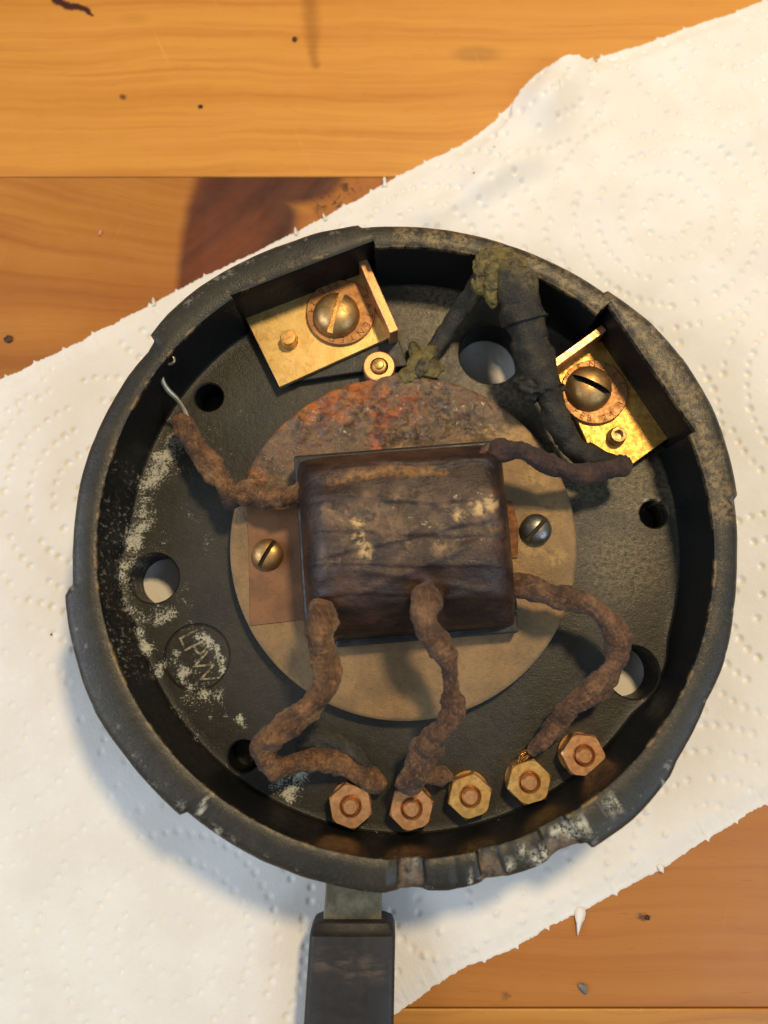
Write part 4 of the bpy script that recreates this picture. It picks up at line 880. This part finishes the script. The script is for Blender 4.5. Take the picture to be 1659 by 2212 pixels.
for b_ in ((1072, 558, 25.0, 4.2, 2.2, 0.8, 0.1, 1), (1058, 582, 24.6, 3.4, 2.6, 1.3, -0.5, 2), (1080, 584, 25.6, 3.0, 2.4, 1.3, 0.2, 14), (1064, 634, 24.2, 1.7, 3.0, 1.4, 0.1, 3), (1048, 612, 23.4, 2.7, 2.8, 1.6, 0.3, 4), (1074, 608, 25.4, 2.6, 2.4, 1.5, 0.5, 15), (1100, 564, 25.4, 2.8, 1.8, 0.8, 0.2, 6), (1122, 570, 25.3, 2.0, 1.4, 0.7, -0.6, 16),
           (905, 782, 14.0, 2.8, 2.2, 0.9, 0.8, 5), (932, 796, 13.7, 2.6, 2.0, 0.8, 0.2, 8), (884, 808, 14.2, 2.4, 1.7, 0.7, 0.3, 9), (896, 758, 12.4, 1.3, 2.2, 1.2, 0.3, 11), (926, 766, 14.4, 1.6, 2.4, 0.9, -0.6, 12)):
    obj('residue_lump', blob(*b_, M_GUNK), ROOT)

# ------------------------------------------------------------------ the strap that leaves the housing, with its sleeve
def strap_poly(rows, z): return pxpoly(rows, z)
STRAP = obj('mounting_strap', prism(pxpoly([(704, 1880), (703, 1930), (699, 1975), (697, 2012), (826, 2015), (824, 1975), (825, 1930), (825, 1880)], 7.0), 4.6, 7.0, M_STRAP, 0.3, 2), ROOT, label='flat olive-black strap reaching out from under the rim')
def build_sleeve():
    L_ = [at(667, 2035, 10.0), at(661, 2120, 10.0), at(652, 2260, 10.0)]; R_ = [at(854, 2035, 10.0), at(853, 2120, 10.0), at(850, 2260, 10.0)]
    rows = [(L_[0], R_[0])]; y0_ = L_[0].y
    bm = bmesh.new(); secs = []
    ys = [y0_ + 3.1, y0_ + 2.7, y0_ + 1.6, y0_ + 0.9, y0_ - 1, y0_ - 8, y0_ - 16, y0_ - 30]
    for i, y in enumerate(ys):
        t_ = (L_[0].y - y) / (L_[0].y - L_[2].y); xl = L_[0].x + (L_[2].x - L_[0].x) * t_; xr = R_[0].x + (R_[2].x - R_[0].x) * t_
        ins = (1.6, 0.6, 0.1, 0, 0, 0, 0, 0)[i]; zt_ = (8.2, 8.6, 8.8, 9.9, 10.0, 10.0, 9.9, 9.6)[i]; xl += ins; xr -= ins; c_ = 0.9
        prof = [(xl + c_, 2.0), (xl + 0.2, 2.4), (xl, 3.2), (xl, zt_ - 1.1), (xl + 0.3, zt_ - 0.35), (xl + 1.0, zt_ - 0.04), ((xl * 2 + xr) / 3, zt_ + 0.08), ((xl + xr * 2) / 3, zt_ + 0.08), (xr - 1.0, zt_ - 0.04), (xr - 0.3, zt_ - 0.35), (xr, zt_ - 1.1), (xr, 3.2), (xr - 0.2, 2.4), (xr - c_, 2.0)]
        secs.append([bm.verts.new((x, y, z)) for x, z in prof])
    for a, b in zip(secs[:-1], secs[1:]):
        k = len(a)
        for j in range(k): bm.faces.new((a[j], a[(j + 1) % k], b[(j + 1) % k], b[j]))
    bm.faces.new(secs[0]); bm.faces.new(secs[-1][::-1]); bmesh.ops.recalc_face_normals(bm, faces=bm.faces)
    return bm_mesh(bm, M_SLEEVE, True, angle=50)
obj('sleeve', build_sleeve(), STRAP, label='rounded black sleeve on the strap with brown rubbed marks')

# ------------------------------------------------------------------ crumbs lying on the table and the towel
def crumb(px, py, rx, ry, rz, col, seed, label, z=TZ):
    m = dark_mat('crumb_%d' % seed, col, 0.6); p_ = at(px, py, z); bm = bmesh.new(); bmesh.ops.create_icosphere(bm, subdivisions=3, radius=1.0)
    for v in bm.verts:
        d = 1 + 0.5 * mnoise.fractal(v.co * 1.5 + Vector((seed * 3.3, 0, 0)), 0.9, 2.0, 3); v.co = (v.co.x * rx * d, v.co.y * ry * d, v.co.z * rz * d + rz * 0.8)
    o = obj('crumb', bm_mesh(bm, m, True), None, (p_.x, p_.y, z), seed * 0.7, label); o['category'] = 'crumb'; o['group'] = 'crumbs on the table'
crumb(20, 733, 0.9, 0.9, 0.35, (66, 44, 26), 1, 'dark brown angular crumb on the knotty plank beside the towel edge')
crumb(217, 503, 0.8, 0.28, 0.25, (205, 150, 110), 2, 'tiny pink sliver on the plank beside the dark knot')
crumb(433, 231, 0.42, 0.55, 0.25, (48, 36, 20), 3, 'small near-black crumb on the plain plank above the knot')
crumb(637, 86, 0.55, 0.75, 0.3, (70, 48, 26), 4, 'brown oval crumb on the plain plank by the vertical grain mark')
crumb(1259, 2133, 0.7, 0.9, 0.5, (110, 108, 104), 5, 'grey grit grain on the wood next to the cracked plank joint')
crumb(1398, 1981, 0.45, 0.45, 0.3, (50, 34, 22), 6, 'round dark crumb on the wood beside the torn paper tag')
